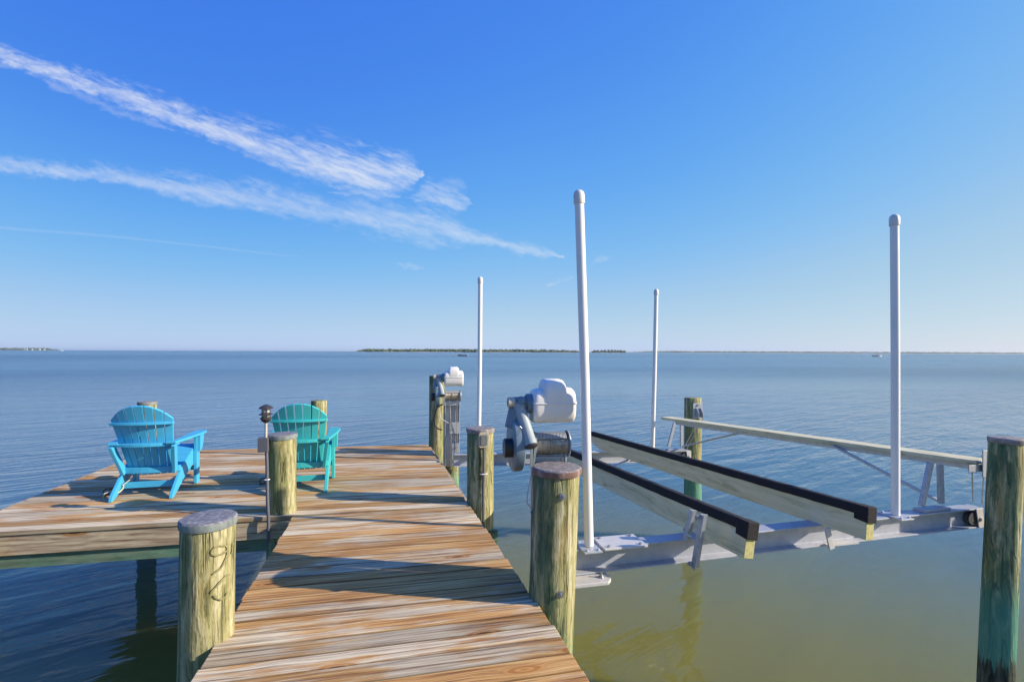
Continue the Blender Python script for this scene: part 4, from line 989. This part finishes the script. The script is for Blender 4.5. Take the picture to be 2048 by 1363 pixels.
    bm = new(); lathe(bm, [(0, 0), (25 * SX, 0), (26 * SX, 1 * SX), (25 * SX, 3 * SX), (6 * SX, 4 * SX), (6 * SX, 8 * SX), (0, 8 * SX)], V3(1132, 884, -4), (1, 0, 0), 32); pt('flange', bm, M_alum_d)
    bm = new(); lathe(bm, [(0, 0), (25 * SX, 0), (25 * SX, 2.5 * SX), (0, 2.5 * SX)], V3(1066, 884, -4), (1, 0, 0), 32); pt('flange', bm, M_alum_d)
    for x in (1066, 1128):
        bm = new(); prism(bm, [(-8, 884), (6, 884), (10, 912), (10, 940), (-12, 940), (-12, 912)], x, x + 3, Matrix(((0, 0, SX, -1100 * SX), (SX, 0, 0, 0), (0, -SX, 0, 804 * SX), (0, 0, 0, 1)))); pt('bearing_bracket', bm, M_galv, sm=None)
    # mast: galvanised channel with an inner channel, fixing plates and timber packer
    def bx_(nm, x0, x1, z0, z1, y0, y1, m_, bev=.002): bm = new(); a, b_ = V3(x0, z1, y0), V3(x1, z0, y1); box(bm, a, b_); return pt(nm, bm, m_, bev, None)
    o = bx_('mast', 1066, 1131, 908, 1196, 14, 19, M_galv)
    bx_('mast_flange', 1066, 1069, 908, 1196, -2, 13.8, M_galv); bx_('mast_flange', 1128, 1131, 908, 1196, -2, 13.8, M_galv)
    bx_('inner_channel', 1090, 1092, 912, 1190, -1, 13.6, M_galv); bx_('inner_channel', 1112, 1114, 912, 1190, -1, 13.6, M_galv)
    bx_('cross_plate', 1067, 1132, 908, 926, -8, -5, M_galv)
    bx_('fixing_plate', 1087, 1132, 1000, 1050, -7, -4, M_galv); bx_('fixing_plate', 1098, 1128, 1092, 1190, -7, -4, M_galv)
    for x, z in ((1096, 966), (1102, 1030), (1112, 1112), (1104, 1168)):
        bm = new(); bolt(bm, V3(x, z, -7.5 if z > 980 else 13), (0, -1, 0), .011); pt('bolt', bm, M_bolt, sm=None)
    for x, x2 in ((1086, 1093), (1117, 1119)):
        bm = new(); tube(bm, [V3(x, 902, -22), V3(x2, 1060, -10), V3(x2, 1215, -12)], 1.3 * SX, 6); pt('lift_cable', bm, M_cable)
    # straps and handle below the drive tube
    bm = new(); bar(bm, V3(1057, 888, -30), V3(1058, 925, -22), 5 * SX, 2 * SX, upv=(0, 1, 0)); bar(bm, V3(1064, 884, -30), V3(1062, 925, -22), 4 * SX, 2 * SX, upv=(0, 1, 0)); pt('strap', bm, M_gear_l, .001, None)
    return t, V3, pt
t, V3, pt = winch()
def copy_tree(o, parent=None):
    c_ = o.copy(); COL.objects.link(c_); c_.parent = parent
    for k in list(o.children): copy_tree(k, c_)
    return c_
far = copy_tree(t)
W0 = atv(1100, 804, 3.19); t.location = W0; t.rotation_euler.z = R(-3)
t['label'] = 'large near winch with white motor cover, blue grey gearbox and wire rope drum'
W1 = atv(905.5, 754, 7.2); far.location = W1; far.rotation_euler.z = R(-3); far.scale = (.962,) * 3
far['label'] = 'far winch with white motor cover on its galvanised mast at the platform corner'
# near winch only: bent handle and black hose down the piling
bm = new(); bar(bm, V3(1061, 925, -22), V3(1050, 975, -24), .004, .012, upv=(0, 1, 0)); bar(bm, V3(1050, 975, -24), V3(1049.5, 991, -24), .004, .012, upv=(0, 1, 0)); bar(bm, V3(1049.5, 991, -24), V3(1060, 1003, -24), .004, .012, upv=(0, 1, 0)); bar(bm, V3(1062, 915, -22), V3(1061, 1003, -22), .005, .012, upv=(0, 1, 0)); pt('handle', bm, M_galv, .001, None)
bm = new(); lathe(bm, [(0, -.01), (.012, -.01), (.012, .01), (0, .01)], V3(1060, 1008, -24), (0, -1, 0), 12); pt('handle_clamp', bm, M_gear, 0)
bm = new(); tube(bm, [V3(1064, 890, -14), V3(1063.5, 1000, -12), V3(1062, 1100, -12), V3(1060, 1200, -12)], .008, 8); pt('power_cable', bm, M_black)
# far winch only: looped black cable
bm = new(); L = [(885, 808), (876, 812), (871, 822), (868, 838), (870, 850), (876, 857), (884, 859)]
tube(bm, [atv(x, y, 7.13) for x, y in L], .011, 8); obj('power_cable', bm, M_black, far, smooth=R(60))
bm = new(); tube(bm, [atv(x, y, 7.12) for x, y in ((878, 815), (881, 836), (897, 846))], .007, 6); obj('ground_wire', bm, M_galv, far, smooth=R(60))

# ------------------------------------------------------------ haze over the bay
hz = new(); box(hz, (-13000, -13000, -3.7), (13000, 13000, 26))
mh = bpy.data.materials.new('haze'); mh.use_nodes = True; th = NT(mh.node_tree)
pvn = th.n('ShaderNodeVolumePrincipled', {'Color': (.80, .90, .95, 1), 'Density': .00005, 'Anisotropy': .3}); th.t.links.new(pvn.outputs[0], th.n('ShaderNodeOutputMaterial').inputs['Volume'])
tag(obj('haze', hz, mh), kind='stuff')
